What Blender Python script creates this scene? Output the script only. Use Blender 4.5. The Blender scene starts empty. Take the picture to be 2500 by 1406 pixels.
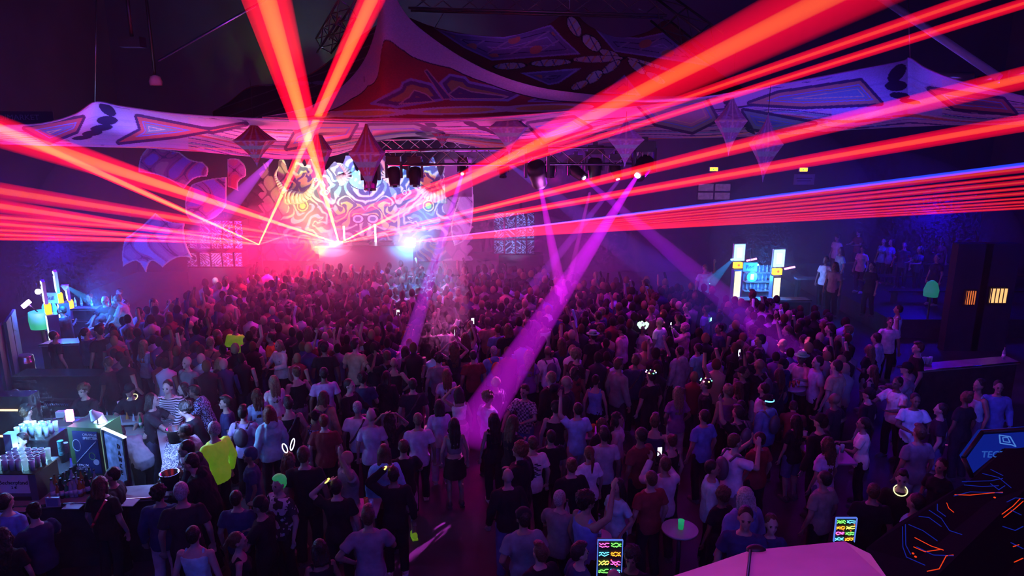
# A rave in a hall seen from the balcony: hall shell, stage, stretch canopies, lasers, bars and the crowd.
import bpy, bmesh, math, random
import numpy as np
from mathutils import Vector, Matrix, noise
random.seed(7)
rng = np.random.default_rng(5)
sc = bpy.context.scene
COL = sc.collection
PI = math.pi
R = math.radians

# ---------- camera on the balcony ----------
F = 1700.0; PITCH = math.atan(398 / F); CH = 6.5
cam = bpy.data.objects.new('camera', bpy.data.cameras.new('camera')); COL.objects.link(cam)
cam.data.sensor_width = 36; cam.data.lens = F / 2500 * 36
cam.location = (0, 0, CH); cam.rotation_euler = (PI / 2 - PITCH, 0, 0); cam.data.clip_end = 200
sc.camera = cam
_c, _s = math.cos(PITCH), math.sin(PITCH)

def ray(px, py):
    x = (px - 1250) / F; y = -(py - 703) / F
    return Vector((x, _c + y * _s, -_s + y * _c))
def at(px, py, d):            # the place seen at this pixel, d metres in front of the balcony
    r = ray(px, py); return Vector((0, 0, CH)) + r * (d / r.y)
def onz(px, py, z):           # the place seen at this pixel at height z
    r = ray(px, py); return Vector((0, 0, CH)) + r * ((z - CH) / r.z)
def project(p):
    v = Vector(p) - Vector((0, 0, CH))
    f = v.y * _c - v.z * _s; u = v.y * _s + v.z * _c
    return 1250 + F * v.x / f, 703 - F * u / f, F / f

# ---------- object helpers ----------
def tag(o, label=None, cat=None, group=None, kind=None):
    if label: o['label'] = label
    if cat: o['category'] = cat
    if group: o['group'] = group
    if kind: o['kind'] = kind
    elif cat: o['kind'] = 'thing'
    return o
def thing(name, label, cat, loc=(0, 0, 0), rz=0.0, group=None):
    o = bpy.data.objects.new(name, None); COL.objects.link(o)
    o.location = loc; o.rotation_euler = (0, 0, rz); o.empty_display_size = .1
    return tag(o, label, cat, group)
def link(name, me, parent=None, loc=(0, 0, 0), rot=(0, 0, 0), mat=None):
    o = bpy.data.objects.new(name, me); COL.objects.link(o)
    if parent: o.parent = parent
    o.location = loc; o.rotation_euler = rot
    if mat and not len(me.materials): me.materials.append(mat)
    return o
def copy_tree(o, parent=None):
    c = o.copy(); COL.objects.link(c); c.parent = parent
    for ch in list(o.children): copy_tree(ch, c)
    return c

class MB:
    """collects shapes and links them as ONE mesh"""
    def __init__(s): s.v = []; s.f = []; s.sm = []
    def add(s, vs, fs, smooth=False):
        b = len(s.v); s.v += [tuple(v) for v in vs]; s.f += [tuple(b + i for i in f) for f in fs]; s.sm += [smooth] * len(fs); return s
    def box(s, c, d, rz=0.0, rx=0.0):
        m = Matrix.Translation(Vector(c)) @ Matrix.Rotation(rz, 4, 'Z') @ Matrix.Rotation(rx, 4, 'X')
        h = [x / 2 for x in d]
        vs = [m @ Vector((sx * h[0], sy * h[1], sz * h[2])) for sx in (-1, 1) for sy in (-1, 1) for sz in (-1, 1)]
        return s.add(vs, [(0, 1, 3, 2), (4, 6, 7, 5), (0, 4, 5, 1), (2, 3, 7, 6), (0, 2, 6, 4), (1, 5, 7, 3)])
    def tube(s, a, b, r, r2=None, n=8, cap=True):
        a, b = Vector(a), Vector(b); r2 = r if r2 is None else r2; d = (b - a)
        if d.length < 1e-6: return s
        q = d.to_track_quat('Z', 'Y'); vs = []
        for p, rr in ((a, r), (b, r2)):
            for i in range(n):
                t = 2 * PI * i / n; vs.append(p + q @ Vector((math.cos(t) * rr, math.sin(t) * rr, 0)))
        fs = [(i, (i + 1) % n, n + (i + 1) % n, n + i) for i in range(n)]
        s.add(vs, fs, True)
        if cap: s.add(vs, [tuple(range(n - 1, -1, -1)), tuple(range(n, 2 * n))])
        return s
    def path(s, pts, r, n=6):
        for a, b in zip(pts, pts[1:]): s.tube(a, b, r, n=n)
        return s
    def lathe(s, c, prof, n=16, q=None):
        c = Vector(c); vs = []
        for rr, z in prof:
            for i in range(n):
                t = 2 * PI * i / n; p = Vector((math.cos(t) * rr, math.sin(t) * rr, z))
                vs.append(c + (q @ p if q else p))
        fs = []
        for k in range(len(prof) - 1):
            for i in range(n):
                j = (i + 1) % n; fs.append((k * n + i, k * n + j, (k + 1) * n + j, (k + 1) * n + i))
        s.add(vs, fs, True)
        m = len(prof) - 1
        s.add(vs, [tuple(range(n - 1, -1, -1)), tuple(m * n + i for i in range(n))]); return s
    def ell(s, c, r, n=14, m=9, M=None):
        c = Vector(c); vs = []; fs = []
        for k in range(m + 1):
            ph = PI * k / m
            for i in range(n):
                t = 2 * PI * i / n
                p = Vector((r[0] * math.sin(ph) * math.cos(t), r[1] * math.sin(ph) * math.sin(t), r[2] * math.cos(ph)))
                vs.append(c + (M @ p if M else p))
        for k in range(m):
            for i in range(n):
                j = (i + 1) % n; fs.append((k * n + i, (k + 1) * n + i, (k + 1) * n + j, k * n + j))
        return s.add(vs, fs, True)
    def prism(s, pts, off):
        """closed slab from a 3D polygon and an offset vector"""
        n = len(pts); off = Vector(off); vs = [Vector(p) for p in pts] + [Vector(p) + off for p in pts]
        return s.add(vs, [tuple(range(n - 1, -1, -1)), tuple(range(n, 2 * n))] + [(i, (i + 1) % n, n + (i + 1) % n, n + i) for i in range(n)])
    def mesh(s, name, clean=True):
        me = bpy.data.meshes.new(name); me.from_pydata(s.v, [], s.f)
        me.polygons.foreach_set('use_smooth', s.sm)
        if clean:
            bm = bmesh.new(); bm.from_mesh(me)
            bmesh.ops.remove_doubles(bm, verts=bm.verts, dist=1e-5)
            bmesh.ops.recalc_face_normals(bm, faces=bm.faces); bm.to_mesh(me); bm.free()
        me.update(); return me
    def build(s, name, mat, parent=None, loc=(0, 0, 0), rot=(0, 0, 0)):
        return link(name, s.mesh(name), parent, loc, rot, mat)

# ---------- materials ----------
MATS = {}
def principled(name, col, rough=.6, metal=0.0, spec=.5, noise_amt=0.0, scale=8.0, objcol=False, emit=None, es=0.0, attr=None, bump=0.0):
    if name in MATS: return MATS[name]
    m = bpy.data.materials.new(name); m.use_nodes = True; n = m.node_tree; b = n.nodes['Principled BSDF']
    b.inputs['Base Color'].default_value = (*col, 1); b.inputs['Roughness'].default_value = rough
    b.inputs['Metallic'].default_value = metal; b.inputs['Specular IOR Level'].default_value = spec
    src = None
    if objcol:
        oi = n.nodes.new('ShaderNodeObjectInfo'); src = oi.outputs['Color']
    if attr:
        a = n.nodes.new('ShaderNodeVertexColor'); a.layer_name = attr; src = a.outputs['Color']
    if noise_amt or bump:
        tc = n.nodes.new('ShaderNodeTexCoord'); nz = n.nodes.new('ShaderNodeTexNoise'); nz.inputs['Scale'].default_value = scale
        nz.inputs['Detail'].default_value = 3
        n.links.new(tc.outputs['Object'], nz.inputs['Vector'])
    if noise_amt:
        mr = n.nodes.new('ShaderNodeMapRange'); mr.inputs['From Min'].default_value = .3; mr.inputs['From Max'].default_value = .7
        mr.inputs['To Min'].default_value = 1 - noise_amt; mr.inputs['To Max'].default_value = 1 + noise_amt * .5
        n.links.new(nz.outputs['Fac'], mr.inputs['Value'])
        mx = n.nodes.new('ShaderNodeVectorMath'); mx.operation = 'SCALE'
        if src: n.links.new(src, mx.inputs[0])
        else: mx.inputs[0].default_value = col
        n.links.new(mr.outputs[0], mx.inputs['Scale']); src = mx.outputs[0]
    if src: n.links.new(src, b.inputs['Base Color'])
    if bump:
        bp = n.nodes.new('ShaderNodeBump'); bp.inputs['Strength'].default_value = bump; bp.inputs['Distance'].default_value = .02
        n.links.new(nz.outputs['Fac'], bp.inputs['Height']); n.links.new(bp.outputs[0], b.inputs['Normal'])
    if emit:
        b.inputs['Emission Color'].default_value = (*emit, 1); b.inputs['Emission Strength'].default_value = es
    MATS[name] = m; return m
def emis(name, col, s):
    if name in MATS: return MATS[name]
    m = bpy.data.materials.new(name); m.use_nodes = True; n = m.node_tree; n.nodes.clear()
    o = n.nodes.new('ShaderNodeOutputMaterial'); e = n.nodes.new('ShaderNodeEmission')
    e.inputs[0].default_value = (*col, 1); e.inputs[1].default_value = s; n.links.new(e.outputs[0], o.inputs[0])
    MATS[name] = m; return m
black = principled('black_paint', (.012, .012, .014), .5)
metal = principled('aluminium', (.55, .55, .58), .35, .9)
darkmetal = principled('dark_metal', (.06, .06, .065), .4, .6)
steel = principled('steel', (.45, .47, .5), .25, .9)
woodd = principled('dark_counter', (.05, .05, .055), .45, noise_amt=.4, scale=5)
white = principled('white_plastic', (.7, .7, .72), .5)
skin_m = principled('skin', (.5, .35, .28), .55, objcol=True, noise_amt=.12, scale=14)
cloth_m = principled('fabric', (.5, .5, .5), .85, spec=.2, objcol=True, noise_amt=.25, scale=9, bump=.25)
hair_m = principled('hair', (.05, .04, .03), .5, spec=.4, objcol=True, noise_amt=.5, scale=60, bump=.6)
shoe_m = principled('shoe_leather', (.1, .1, .1), .6, objcol=True)
plain_m = principled('coloured_plastic', (.1, .1, .1), .4, objcol=True)
paint_m = principled('printed_fabric', (.5, .5, .5), .8, spec=.15, attr='Col', noise_amt=.15, scale=30)

def pattern_mat(name, kind, c1, c2, scale):
    m = bpy.data.materials.new(name); m.use_nodes = True; n = m.node_tree; b = n.nodes['Principled BSDF']
    b.inputs['Roughness'].default_value = .85; b.inputs['Specular IOR Level'].default_value = .2
    tc = n.nodes.new('ShaderNodeTexCoord'); mix = n.nodes.new('ShaderNodeMix'); mix.data_type = 'RGBA'
    mix.inputs['A'].default_value = (*c1, 1); mix.inputs['B'].default_value = (*c2, 1)
    if kind == 'noise':
        t = n.nodes.new('ShaderNodeTexNoise'); t.inputs['Scale'].default_value = scale; out = t.outputs['Fac']
        r = n.nodes.new('ShaderNodeMath'); r.operation = 'GREATER_THAN'; r.inputs[1].default_value = .52
        n.links.new(out, r.inputs[0]); out = r.outputs[0]; n.links.new(tc.outputs['Object'], t.inputs['Vector'])
    elif kind == 'check':
        t = n.nodes.new('ShaderNodeTexChecker'); t.inputs['Scale'].default_value = scale; out = t.outputs['Fac']
        n.links.new(tc.outputs['Object'], t.inputs['Vector'])
    else:
        t = n.nodes.new('ShaderNodeTexWave'); t.bands_direction = 'Z'; t.inputs['Scale'].default_value = scale; out = t.outputs['Fac']
        n.links.new(tc.outputs['Object'], t.inputs['Vector'])
        r = n.nodes.new('ShaderNodeMath'); r.operation = 'GREATER_THAN'; r.inputs[1].default_value = .5
        n.links.new(out, r.inputs[0]); out = r.outputs[0]
    n.links.new(out, mix.inputs['Factor']); n.links.new(mix.outputs['Result'], b.inputs['Base Color'])
    return m
camo_m = pattern_mat('camouflage_print', 'noise', (.03, .03, .04), (.55, .55, .6), 9)
plaid_m = pattern_mat('plaid_print', 'check', (.06, .05, .08), (.4, .35, .42), 22)
stripe_m = pattern_mat('striped_print', 'wave', (.03, .03, .05), (.7, .7, .75), 9)
speck_m = pattern_mat('speckled_print', 'noise', (.02, .03, .07), (.3, .45, .75), 40)

FONT = None
def text_mesh(name, body, size, mat, parent=None, loc=(0, 0, 0), rot=(PI / 2, 0, 0), ext=.004, align='CENTER'):
    cu = bpy.data.curves.new(name, 'FONT'); cu.body = body; cu.size = size; cu.extrude = ext; cu.align_x = align; cu.align_y = 'CENTER'
    cu.resolution_u = 3
    o = bpy.data.objects.new(name, cu); COL.objects.link(o)
    me = bpy.data.meshes.new_from_object(o.evaluated_get(bpy.context.evaluated_depsgraph_get()))
    bpy.data.objects.remove(o); me.materials.clear(); me.materials.append(mat)
    return link(name, me, parent, loc, rot)
# ---------- people ----------
def voxel(mb, name, vs, smooth=2, amp=0.0, nsc=6.0, hf=0.0):
    """fuse overlapping shapes into one continuous surface"""
    me0 = mb.mesh(name + '_raw'); o = bpy.data.objects.new('tmp', me0); COL.objects.link(o)
    m = o.modifiers.new('r', 'REMESH'); m.mode = 'VOXEL'; m.voxel_size = vs; m.use_smooth_shade = True
    if smooth:
        k = o.modifiers.new('s', 'SMOOTH'); k.iterations = smooth; k.factor = .5
    dg = bpy.context.evaluated_depsgraph_get()
    me = bpy.data.meshes.new_from_object(o.evaluated_get(dg)); me.name = name
    bpy.data.objects.remove(o); bpy.data.meshes.remove(me0)
    if amp:
        n = len(me.vertices); co = np.empty(n * 3, 'f'); me.vertices.foreach_get('co', co); co = co.reshape(-1, 3)
        nr = np.empty(n * 3, 'f'); me.vertex_normals.foreach_get('vector', nr); nr = nr.reshape(-1, 3)
        x, y, z = (co * nsc).T
        d = (np.sin(x * 1.7 + 1.3 * np.sin(z * .5 + y)) * np.sin(y * 1.5 + .8 * np.sin(z * .7 + 2)) * .6 + .4 * np.sin(z * .9 + 2 * np.sin(x * .8) + y * .6)
             + hf * np.sin(x * 3.7 + z) * np.sin(y * 4.1 - z * 2.3))
        co += nr * (amp * d)[:, None]; me.vertices.foreach_set('co', co.ravel()); me.update()
    me.polygons.foreach_set('use_smooth', [True] * len(me.polygons))
    return me

# arms of a pose: (elbow, wrist, finger direction) for the side at +x; mirrored for -x
ARM = {
    'down': ((.265, -.03, 1.13), (.28, .06, .88), (.0, .1, -1)),
    'pocket': ((.29, -.06, 1.15), (.2, .08, .95), (-.3, .4, -.8)),
    'cup': ((.27, -.01, 1.13), (.2, .24, 1.2), (-.3, 1, .25)),
    'front': ((.29, .12, 1.17), (.16, .34, 1.16), (-.3, 1, .1)),
    'high': ((.3, .1, 1.55), (.24, .2, 1.84), (0, .15, 1)),
    'phone': ((.26, .22, 1.3), (.1, .36, 1.54), (-.3, .2, 1)),
    'head': ((.36, .05, 1.52), (.13, .03, 1.74), (-1, -.1, .2)),
    'point': ((.42, .2, 1.38), (.56, .43, 1.52), (.5, .7, .4)),
    'cross': ((.26, .06, 1.15), (-.02, .2, 1.2), (-1, .1, .1)),
    'bar': ((.3, .2, 1.12), (.2, .42, 1.08), (-.2, 1, -.05)),
    'hip': ((.38, -.08, 1.18), (.2, .04, 1.02), (-.7, .5, -.5)),
    'reach': ((.26, .3, 1.18), (.22, .5, 1.02), (-.1, .9, -.3)),
}
# pose: (arm at +x, arm at -x, forward lean, stride)
POSE = {
    'stand': ('down', 'down', 0, 0), 'pockets': ('pocket', 'pocket', 0, 0), 'cup': ('cup', 'down', 0, .03), 'cupl': ('down', 'cup', 0, .03),
    'front': ('front', 'front', .05, 0), 'phone': ('high', 'down', 0, 0), 'film': ('phone', 'phone', 0, 0), 'armsup': ('high', 'high', 0, .04),
    'armup': ('down', 'high', 0, .02), 'head': ('head', 'head', 0, 0), 'point': ('point', 'cup', .05, .05), 'cross': ('cross', 'cup', 0, 0),
    'bar': ('bar', 'bar', .3, .03), 'bend': ('reach', 'reach', 1.05, .08), 'hip': ('hip', 'cup', 0, .05), 'walk': ('down', 'cup', .04, .16),
    'dance': ('front', 'hip', .06, .1), 'ear': ('down', 'head', 0, 0), 'talk': ('reach', 'front', .03, .04), 'reach': ('reach', 'reach', .1, 0),
}
GEO = {}
neon_m = principled('fluorescent_fabric', (.6, .95, .05), .8, noise_amt=.2, scale=9, bump=.25, emit=(.35, .8, .02), es=.15)
neon_hair = principled('fluorescent_hair', (.1, .8, .2), .6, emit=(.03, .6, .15), es=.2)
def lean_fn(a):
    piv = Vector((0, 0, .98)); q = Matrix.Rotation(-a, 3, 'X')
    def f(p):
        p = Vector(p)
        if p.z <= .98: return p
        w = min(1.0, (p.z - .98) / .12)
        qq = Matrix.Rotation(-a * w, 3, 'X')
        return piv + qq @ (p - piv)
    return f
def shoulders(fem): return .15 if fem else .18
def arm_pts(arm, side, fem, L):
    e, w, f = ARM[arm]; k = .9 if fem else 1.0
    sh = (shoulders(fem) * side, 0, 1.385)
    e = (e[0] * side * k, e[1], e[2]); w = (w[0] * side * k, w[1], w[2])
    q = L[1] if False else None
    return Vector(sh), Vector(e), Vector(w), Vector((f[0] * side, f[1], f[2])).normalized()
def torso(mb, g, fem, L, top, bot, lower=0.0):
    prof = [(.80, .15, .11), (.90, .172, .118), (.98, .165, .115), (1.08, .138, .098), (1.18, .146, .105), (1.30, .17, .118), (1.38, .172, .105), (1.43, .125, .082), (1.455, .085, .07), (1.48, .065, .06)]
    if fem: prof = [(.80, .16, .115), (.90, .178, .122), (.98, .162, .112), (1.08, .118, .09), (1.18, .127, .095), (1.30, .148, .122), (1.38, .15, .098), (1.43, .105, .075), (1.455, .07, .062), (1.48, .052, .052)]
    ps = [p for p in prof if bot - .001 <= p[0] <= top + .001]
    vs = []; n = 20
    for z, rx, ry in ps:
        for i in range(n):
            t = 2 * PI * i / n; c, s = math.cos(t), math.sin(t)
            x = math.copysign(abs(c) ** .85, c) * (rx + g); y = math.copysign(abs(s) ** .85, s) * (ry + g)
            vs.append(L((x, y, z)))
    fs = [(k * n + i, k * n + (i + 1) % n, (k + 1) * n + (i + 1) % n, (k + 1) * n + i) for k in range(len(ps) - 1) for i in range(n)]
    m = len(ps) - 1
    mb.add(vs, fs + [tuple(range(n - 1, -1, -1)), tuple(m * n + i for i in range(n))], True)
def capsule(mb, a, b, ra, rb, n=12, ends=True):
    mb.tube(a, b, ra, rb, n=n)
    if ends: mb.ell(a, (ra,) * 3, n, 6); mb.ell(b, (rb,) * 3, n, 6)
def legs_pts(stride):
    out = []
    for s in (-1, 1):
        d = stride * s
        out.append((Vector((.092 * s, 0, .9)), Vector((.108 * s, .02 + d * .8, .49)), Vector((.115 * s, -.03 + d * 1.5, .085))))
    return out
def body_mesh(pose, fem):
    key = ('body', pose, fem)
    if key in GEO: return GEO[key]
    ar, al, lean, stride = POSE[pose]; L = lean_fn(lean); mb = MB()
    torso(mb, 0, fem, L, 1.48, .80)
    if fem:
        for s in (-1, 1): mb.ell(L((.07 * s, .085, 1.28)), (.062, .055, .06))
    capsule(mb, L((0, -.005, 1.42)), L((0, .012, 1.55)), .058 if not fem else .05, .052 if not fem else .045)
    hd = L((0, .01, 1.645)); rot = Matrix.Rotation(-lean * .55, 3, 'X')
    def H(x, y, z): return hd + rot @ Vector((x, y, z))
    mb.ell(H(0, -.01, .02), (.076, .097, .105), 20, 14, rot)
    mb.ell(H(0, .028, -.045), (.056, .066, .072), 16, 10, rot)       # jaw
    mb.ell(H(0, .085, -.09), (.024, .018, .02), 10, 8, rot)          # chin
    mb.ell(H(0, .1, -.018), (.013, .022, .026), 10, 8, rot)          # nose
    mb.ell(H(0, .085, .018), (.05, .016, .011), 10, 8, rot)          # brow
    mb.ell(H(0, .088, -.055), (.026, .014, .011), 10, 8, rot)        # lips
    for s in (-1, 1):
        mb.ell(H(.079 * s, -.008, -.012), (.012, .02, .031), 10, 8, rot)   # ears
        mb.ell(H(.036 * s, .062, -.03), (.024, .022, .024), 10, 8, rot)    # cheeks
    k = .82 if fem else 1.0
    for s, arm in ((1, ar), (-1, al)):
        sh, e, w, fd = arm_pts(arm, s, fem, L); sh, e0, w0 = L(sh), L(e), L(w)
        if lean > .6:   # arms of a bent back reach forward and down
            e0 = sh + Vector((.03 * s, .1, -.26)); w0 = e0 + Vector((-.03 * s, .2, -.14)); fd = Vector((0, .8, -.6))
        capsule(mb, sh, e0, .052 * k, .042 * k); capsule(mb, e0, w0, .043 * k, .028 * k)
        mb.ell(sh, (.058 * k, .056 * k, .056 * k))
        q = fd.to_track_quat('Z', 'X').to_matrix()
        # palm then five unequal fingers, curled
        pc = w0 + fd * .05; side = q @ Vector((0, 1, 0)); nrm = q @ Vector((1, 0, 0)) * (-s)
        mb.ell(pc, (.017, .038, .048), 12, 8, q)
        for fi, (off, ln) in enumerate(((-.03, .062), (-.01, .074), (.011, .07), (.03, .056))):
            a = pc + side * off + fd * .036; b = a + fd * ln * .55 + nrm * .008; c = b + fd * ln * .42 + nrm * .026
            capsule(mb, a, b, .0095, .009, 8); capsule(mb, b, c, .009, .0075, 8)
        a = pc - side * .03 * 1 - fd * .01; b = a - side * .028 + fd * .028 + nrm * .01
        capsule(mb, a, b, .0115, .0105, 8); capsule(mb, b, b + fd * .03 + nrm * .012 - side * .004, .0105, .008, 8)
    for hp, kn, an in legs_pts(stride):
        capsule(mb, hp, kn, .088 if not fem else .092, .055); capsule(mb, kn, an, .055, .036)
        mb.ell(kn.lerp(an, .28) + Vector((0, -.02, 0)), (.052, .056, .1))
        mb.ell(an + Vector((0, -.03, -.045)), (.036, .045, .038)); mb.ell(an + Vector((0, .07, -.055)), (.042, .1, .028))
    GEO[key] = voxel(mb, 'body_surface', .0125, 1); GEO[key].materials.append(skin_m)
    return GEO[key]
def top_mesh(pose, fem, kind):
    key = (kind, pose, fem)
    if key in GEO: return GEO[key]
    ar, al, lean, stride = POSE[pose]; L = lean_fn(lean); mb = MB()
    g = {'tee': .02, 'long': .024, 'hoodie': .036, 'tank': .012, 'crop': .013, 'jacket': .036, 'dress': .016}[kind]
    hi = 1.44 if kind in ('tank', 'crop', 'dress') else 1.47
    lo = {'crop': 1.08, 'tank': .90}.get(kind, .80)
    torso(mb, g, fem, L, 1.38 if kind in ('tank', 'crop', 'dress') else 1.455, lo)
    if kind not in ('crop',):
        pass
    if kind in ('tank', 'crop', 'dress'):
        for s in (-1, 1): capsule(mb, L((.1 * s, .06, 1.36)), L((.11 * s, -.01, 1.455)), .022, .02); capsule(mb, L((.11 * s, -.01, 1.455)), L((.09 * s, -.07, 1.36)), .02, .022)
    else:
        mb.ell(L((0, -.01, 1.42)), (.11, .08, .05), 16, 10)
    if kind == 'dress':
        mb.lathe((0, 0, 0), [(.235, .56), (.2, .75), (.175, .95), (.14, 1.05)], 22)
    if fem and kind != 'hoodie':
        for s in (-1, 1): mb.ell(L((.07 * s, .09, 1.28)), (.072, .062, .07))
    k = .85 if fem else 1.0
    if kind in ('tee', 'long', 'hoodie', 'jacket'):
        for s, arm in ((1, ar), (-1, al)):
            sh, e, w, fd = arm_pts(arm, s, fem, L); sh, e0, w0 = L(sh), L(e), L(w)
            if lean > .6: e0 = sh + Vector((.03 * s, .1, -.26)); w0 = e0 + Vector((-.03 * s, .2, -.14))
            gg = g * .8
            mb.ell(sh, ((.056 + gg) * k,) * 3)
            if kind == 'tee':
                mid = sh.lerp(e0, .66); mb.tube(sh, mid, (.056 + gg) * k, (.064 + gg) * k, 14)
            else:
                capsule(mb, sh, e0, (.06 + gg) * k, (.048 + gg) * k); mb.tube(e0, w0, (.05 + gg) * k, (.034 + gg) * k, 14)
    if kind == 'hoodie':
        mb.ell(L((0, -.085, 1.46)), (.12, .075, .085)); mb.ell(L((0, .03, 1.45)), (.1, .06, .035))
    if kind == 'jacket': mb.ell(L((0, -.03, 1.485)), (.1, .075, .035))
    GEO[key] = voxel(mb, kind + '_surface', .015, 1, .009 if kind in ('hoodie', 'jacket') else .006, 26, .3); GEO[key].materials.append(cloth_m)
    return GEO[key]
def bottom_mesh(stride, fem, kind):
    key = (kind, stride, fem)
    if key in GEO: return GEO[key]
    mb = MB(); L = lean_fn(0)
    torso(mb, .01, fem, L, .98, .80)
    if kind == 'skirt':
        mb.lathe((0, 0, 0), [(.225, .62), (.2, .78), (.175, .92), (.16, 1.0)], 20)
    for hp, kn, an in legs_pts(stride) if kind != 'skirt' else ():
        if kind == 'trousers':
            capsule(mb, hp, kn, .107, .08); mb.tube(kn, an + Vector((0, -.02, -.02)), .08, .07, 14)
        else:
            mb.tube(hp, hp.lerp(kn, .95), .11, .098, 14); mb.ell(hp, (.11,) * 3)
    GEO[key] = voxel(mb, kind + '_surface', .016, 1, .006, 24, .3); GEO[key].materials.append(cloth_m)
    return GEO[key]
def hair_mesh(kind, lean):
    key = ('hair', kind, lean)
    if key in GEO: return GEO[key]
    mb = MB(); L = lean_fn(lean); hd = L((0, .01, 1.645)); rot = Matrix.Rotation(-lean * .55, 3, 'X')
    def H(x, y, z): return hd + rot @ Vector((x, y, z))
    E = lambda c, r: mb.ell(H(*c), r, 20, 14, rot)
    amp, nsc, vx = .003, 60, .011
    if kind != 'bald':
        E((0, -.03, .04), (.085, .1, .1)); E((0, -.055, .0), (.074, .07, .09))
    if kind == 'buzz': amp = .0
    if kind == 'quiff': E((0, .045, .115), (.055, .05, .035)); E((0, 0, .125), (.06, .07, .035))
    if kind == 'curly':
        E((0, -.03, .05), (.105, .115, .105)); amp, nsc = .014, 55
    if kind in ('long', 'wavy', 'bob'):
        end = -.42 if kind != 'bob' else -.16
        for s in (-1, 0, 1):
            capsule(mb, H(.055 * s, -.06, .0), H(.062 * s, -.1, -.15), .05, .046)
            capsule(mb, H(.062 * s, -.1, -.15), H(.055 * s, -.13 + abs(s) * .02, end), .046, .028)
        for s in (-1, 1): capsule(mb, H(.076 * s, 0, .03), H(.085 * s, -.01, -.13), .028, .022)
        if kind == 'wavy': amp, nsc = .012, 40
    if kind == 'ponytail':
        capsule(mb, H(0, -.12, .04), H(0, -.17, -.05), .03, .034); capsule(mb, H(0, -.17, -.05), H(0, -.15, -.3), .034, .012)
    if kind == 'bun': E((0, -.1, .12), (.045, .045, .045))
    if kind == 'beanie':
        E((0, -.02, .055), (.092, .108, .1)); amp = .002
    GEO[key] = voxel(mb, 'hair_' + kind, vx, 1, amp, nsc, .6); GEO[key].materials.append(hair_m if kind != 'beanie' else cloth_m)
    return GEO[key]
def simple_mesh(key, fn, mat):
    if key not in GEO:
        mb = MB(); fn(mb); GEO[key] = mb.mesh(str(key[0])); GEO[key].materials.append(mat)
    return GEO[key]
def _cap(mb, lean):
    L = lean_fn(lean); hd = L((0, .01, 1.645)); rot = Matrix.Rotation(-lean * .55, 3, 'X')
    prof = [(.098, .03), (.099, .06), (.09, .1), (.065, .132), (.03, .148), (.004, .152)]
    q = (rot @ Matrix.Diagonal((.93, 1.12, 1))).to_quaternion()
    mb.lathe(hd + rot @ Vector((0, -.012, 0)), prof, 20, rot.to_quaternion())
    vs = []; n = 12
    for z in (.034, .044):
        for i in range(n + 1):
            t = PI * i / n; vs.append(hd + rot @ Vector((math.cos(t) * .08, .06 + math.sin(t) * .12, z - math.sin(t) * .015)))
    m = n + 1
    mb.add(vs, [tuple(range(m - 1, -1, -1)), tuple(m + i for i in range(m))] + [(i, i + 1, m + i + 1, m + i) for i in range(n)] + [(n, 0, m, m + n)])
def _hat(mb, lean):
    L = lean_fn(lean); hd = L((0, .01, 1.645))
    mb.lathe(hd + Vector((0, -.01, .055)), [(.16, .0), (.165, .012), (.1, .014), (.1, .018)], 22); mb.lathe(hd + Vector((0, -.01, .06)), [(.1, 0), (.096, .06), (.085, .085), (.05, .09)], 22)
def _shoes(mb, stride, i):
    for hp, kn, an in legs_pts(stride)[i:i + 1]:
        mb.ell(an + Vector((0, .05, -.048)), (.052, .135, .045), 16, 10); mb.ell(an + Vector((0, -.03, -.02)), (.048, .06, .06), 14, 10)
        mb.prism([an + Vector((x, y, -.085)) for x, y in ((-.045, -.08), (.045, -.08), (.052, .08), (.03, .18), (-.03, .18), (-.052, .08))], (0, 0, .025))
def _strap(mb, side):
    mb.path([(.12 * side, -.075, 1.45), (.03 * side, -.135, 1.28), (-.08 * side, -.13, 1.1), (-.16 * side, -.1, 1.0)], .02, 6)
def _pack(mb):
    mb.ell((0, -.2, 1.25), (.13, .08, .19), 16, 12)
    for s in (-1, 1): mb.path([(.1 * s, -.15, 1.4), (.12 * s, -.05, 1.49), (.12 * s, .1, 1.42), (.12 * s, .13, 1.25)], .018, 6)

COLS = {'blk': (.012, .012, .016), 'dk': (.025, .022, .035), 'nvy': (.03, .04, .12), 'gry': (.22, .22, .25), 'lgr': (.45, .45, .5), 'wht': (.8, .8, .84),
        'red': (.55, .05, .04), 'org': (.75, .2, .04), 'pnk': (.75, .35, .5), 'lil': (.5, .42, .68), 'blu': (.16, .25, .6), 'tan': (.45, .33, .22), 'grn': (.12, .35, .15),
        'neo': (.65, .95, .08), 'mar': (.2, .03, .04), 'prp': (.22, .08, .3), 'cya': (.3, .7, .8), 'den': (.1, .14, .28), 'crm': (.75, .68, .55)}
CNAME = {'blk': 'black', 'dk': 'dark', 'nvy': 'navy', 'gry': 'grey', 'lgr': 'light grey', 'wht': 'white', 'red': 'red', 'org': 'orange', 'pnk': 'pink', 'lil': 'lilac', 'blu': 'blue',
         'tan': 'tan', 'grn': 'green', 'neo': 'neon yellow', 'mar': 'maroon', 'prp': 'purple', 'cya': 'pale blue', 'den': 'denim', 'crm': 'cream'}
HCOL = {'dk': (.02, .014, .01), 'br': (.09, .045, .02), 'bl': (.22, .15, .08), 'gi': (.16, .05, .02), 'gy': (.35, .35, .36), 'gn': (.1, .7, .2), 'pk': (.7, .15, .4), 'wt': (.75, .75, .75)}
HNAME = {'dk': 'dark', 'br': 'brown', 'bl': 'blond', 'gi': 'ginger', 'gy': 'grey', 'gn': 'green', 'pk': 'pink', 'wt': 'white'}
SKIN = [(.40, .27, .24), (.36, .24, .2), (.3, .19, .15), (.17, .1, .07), (.42, .3, .27)]
TNAME = {'tee': 'tee', 'long': 'long-sleeved top', 'hoodie': 'hoodie', 'tank': 'tank top', 'crop': 'crop top', 'jacket': 'jacket', 'dress': 'dress'}

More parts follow.
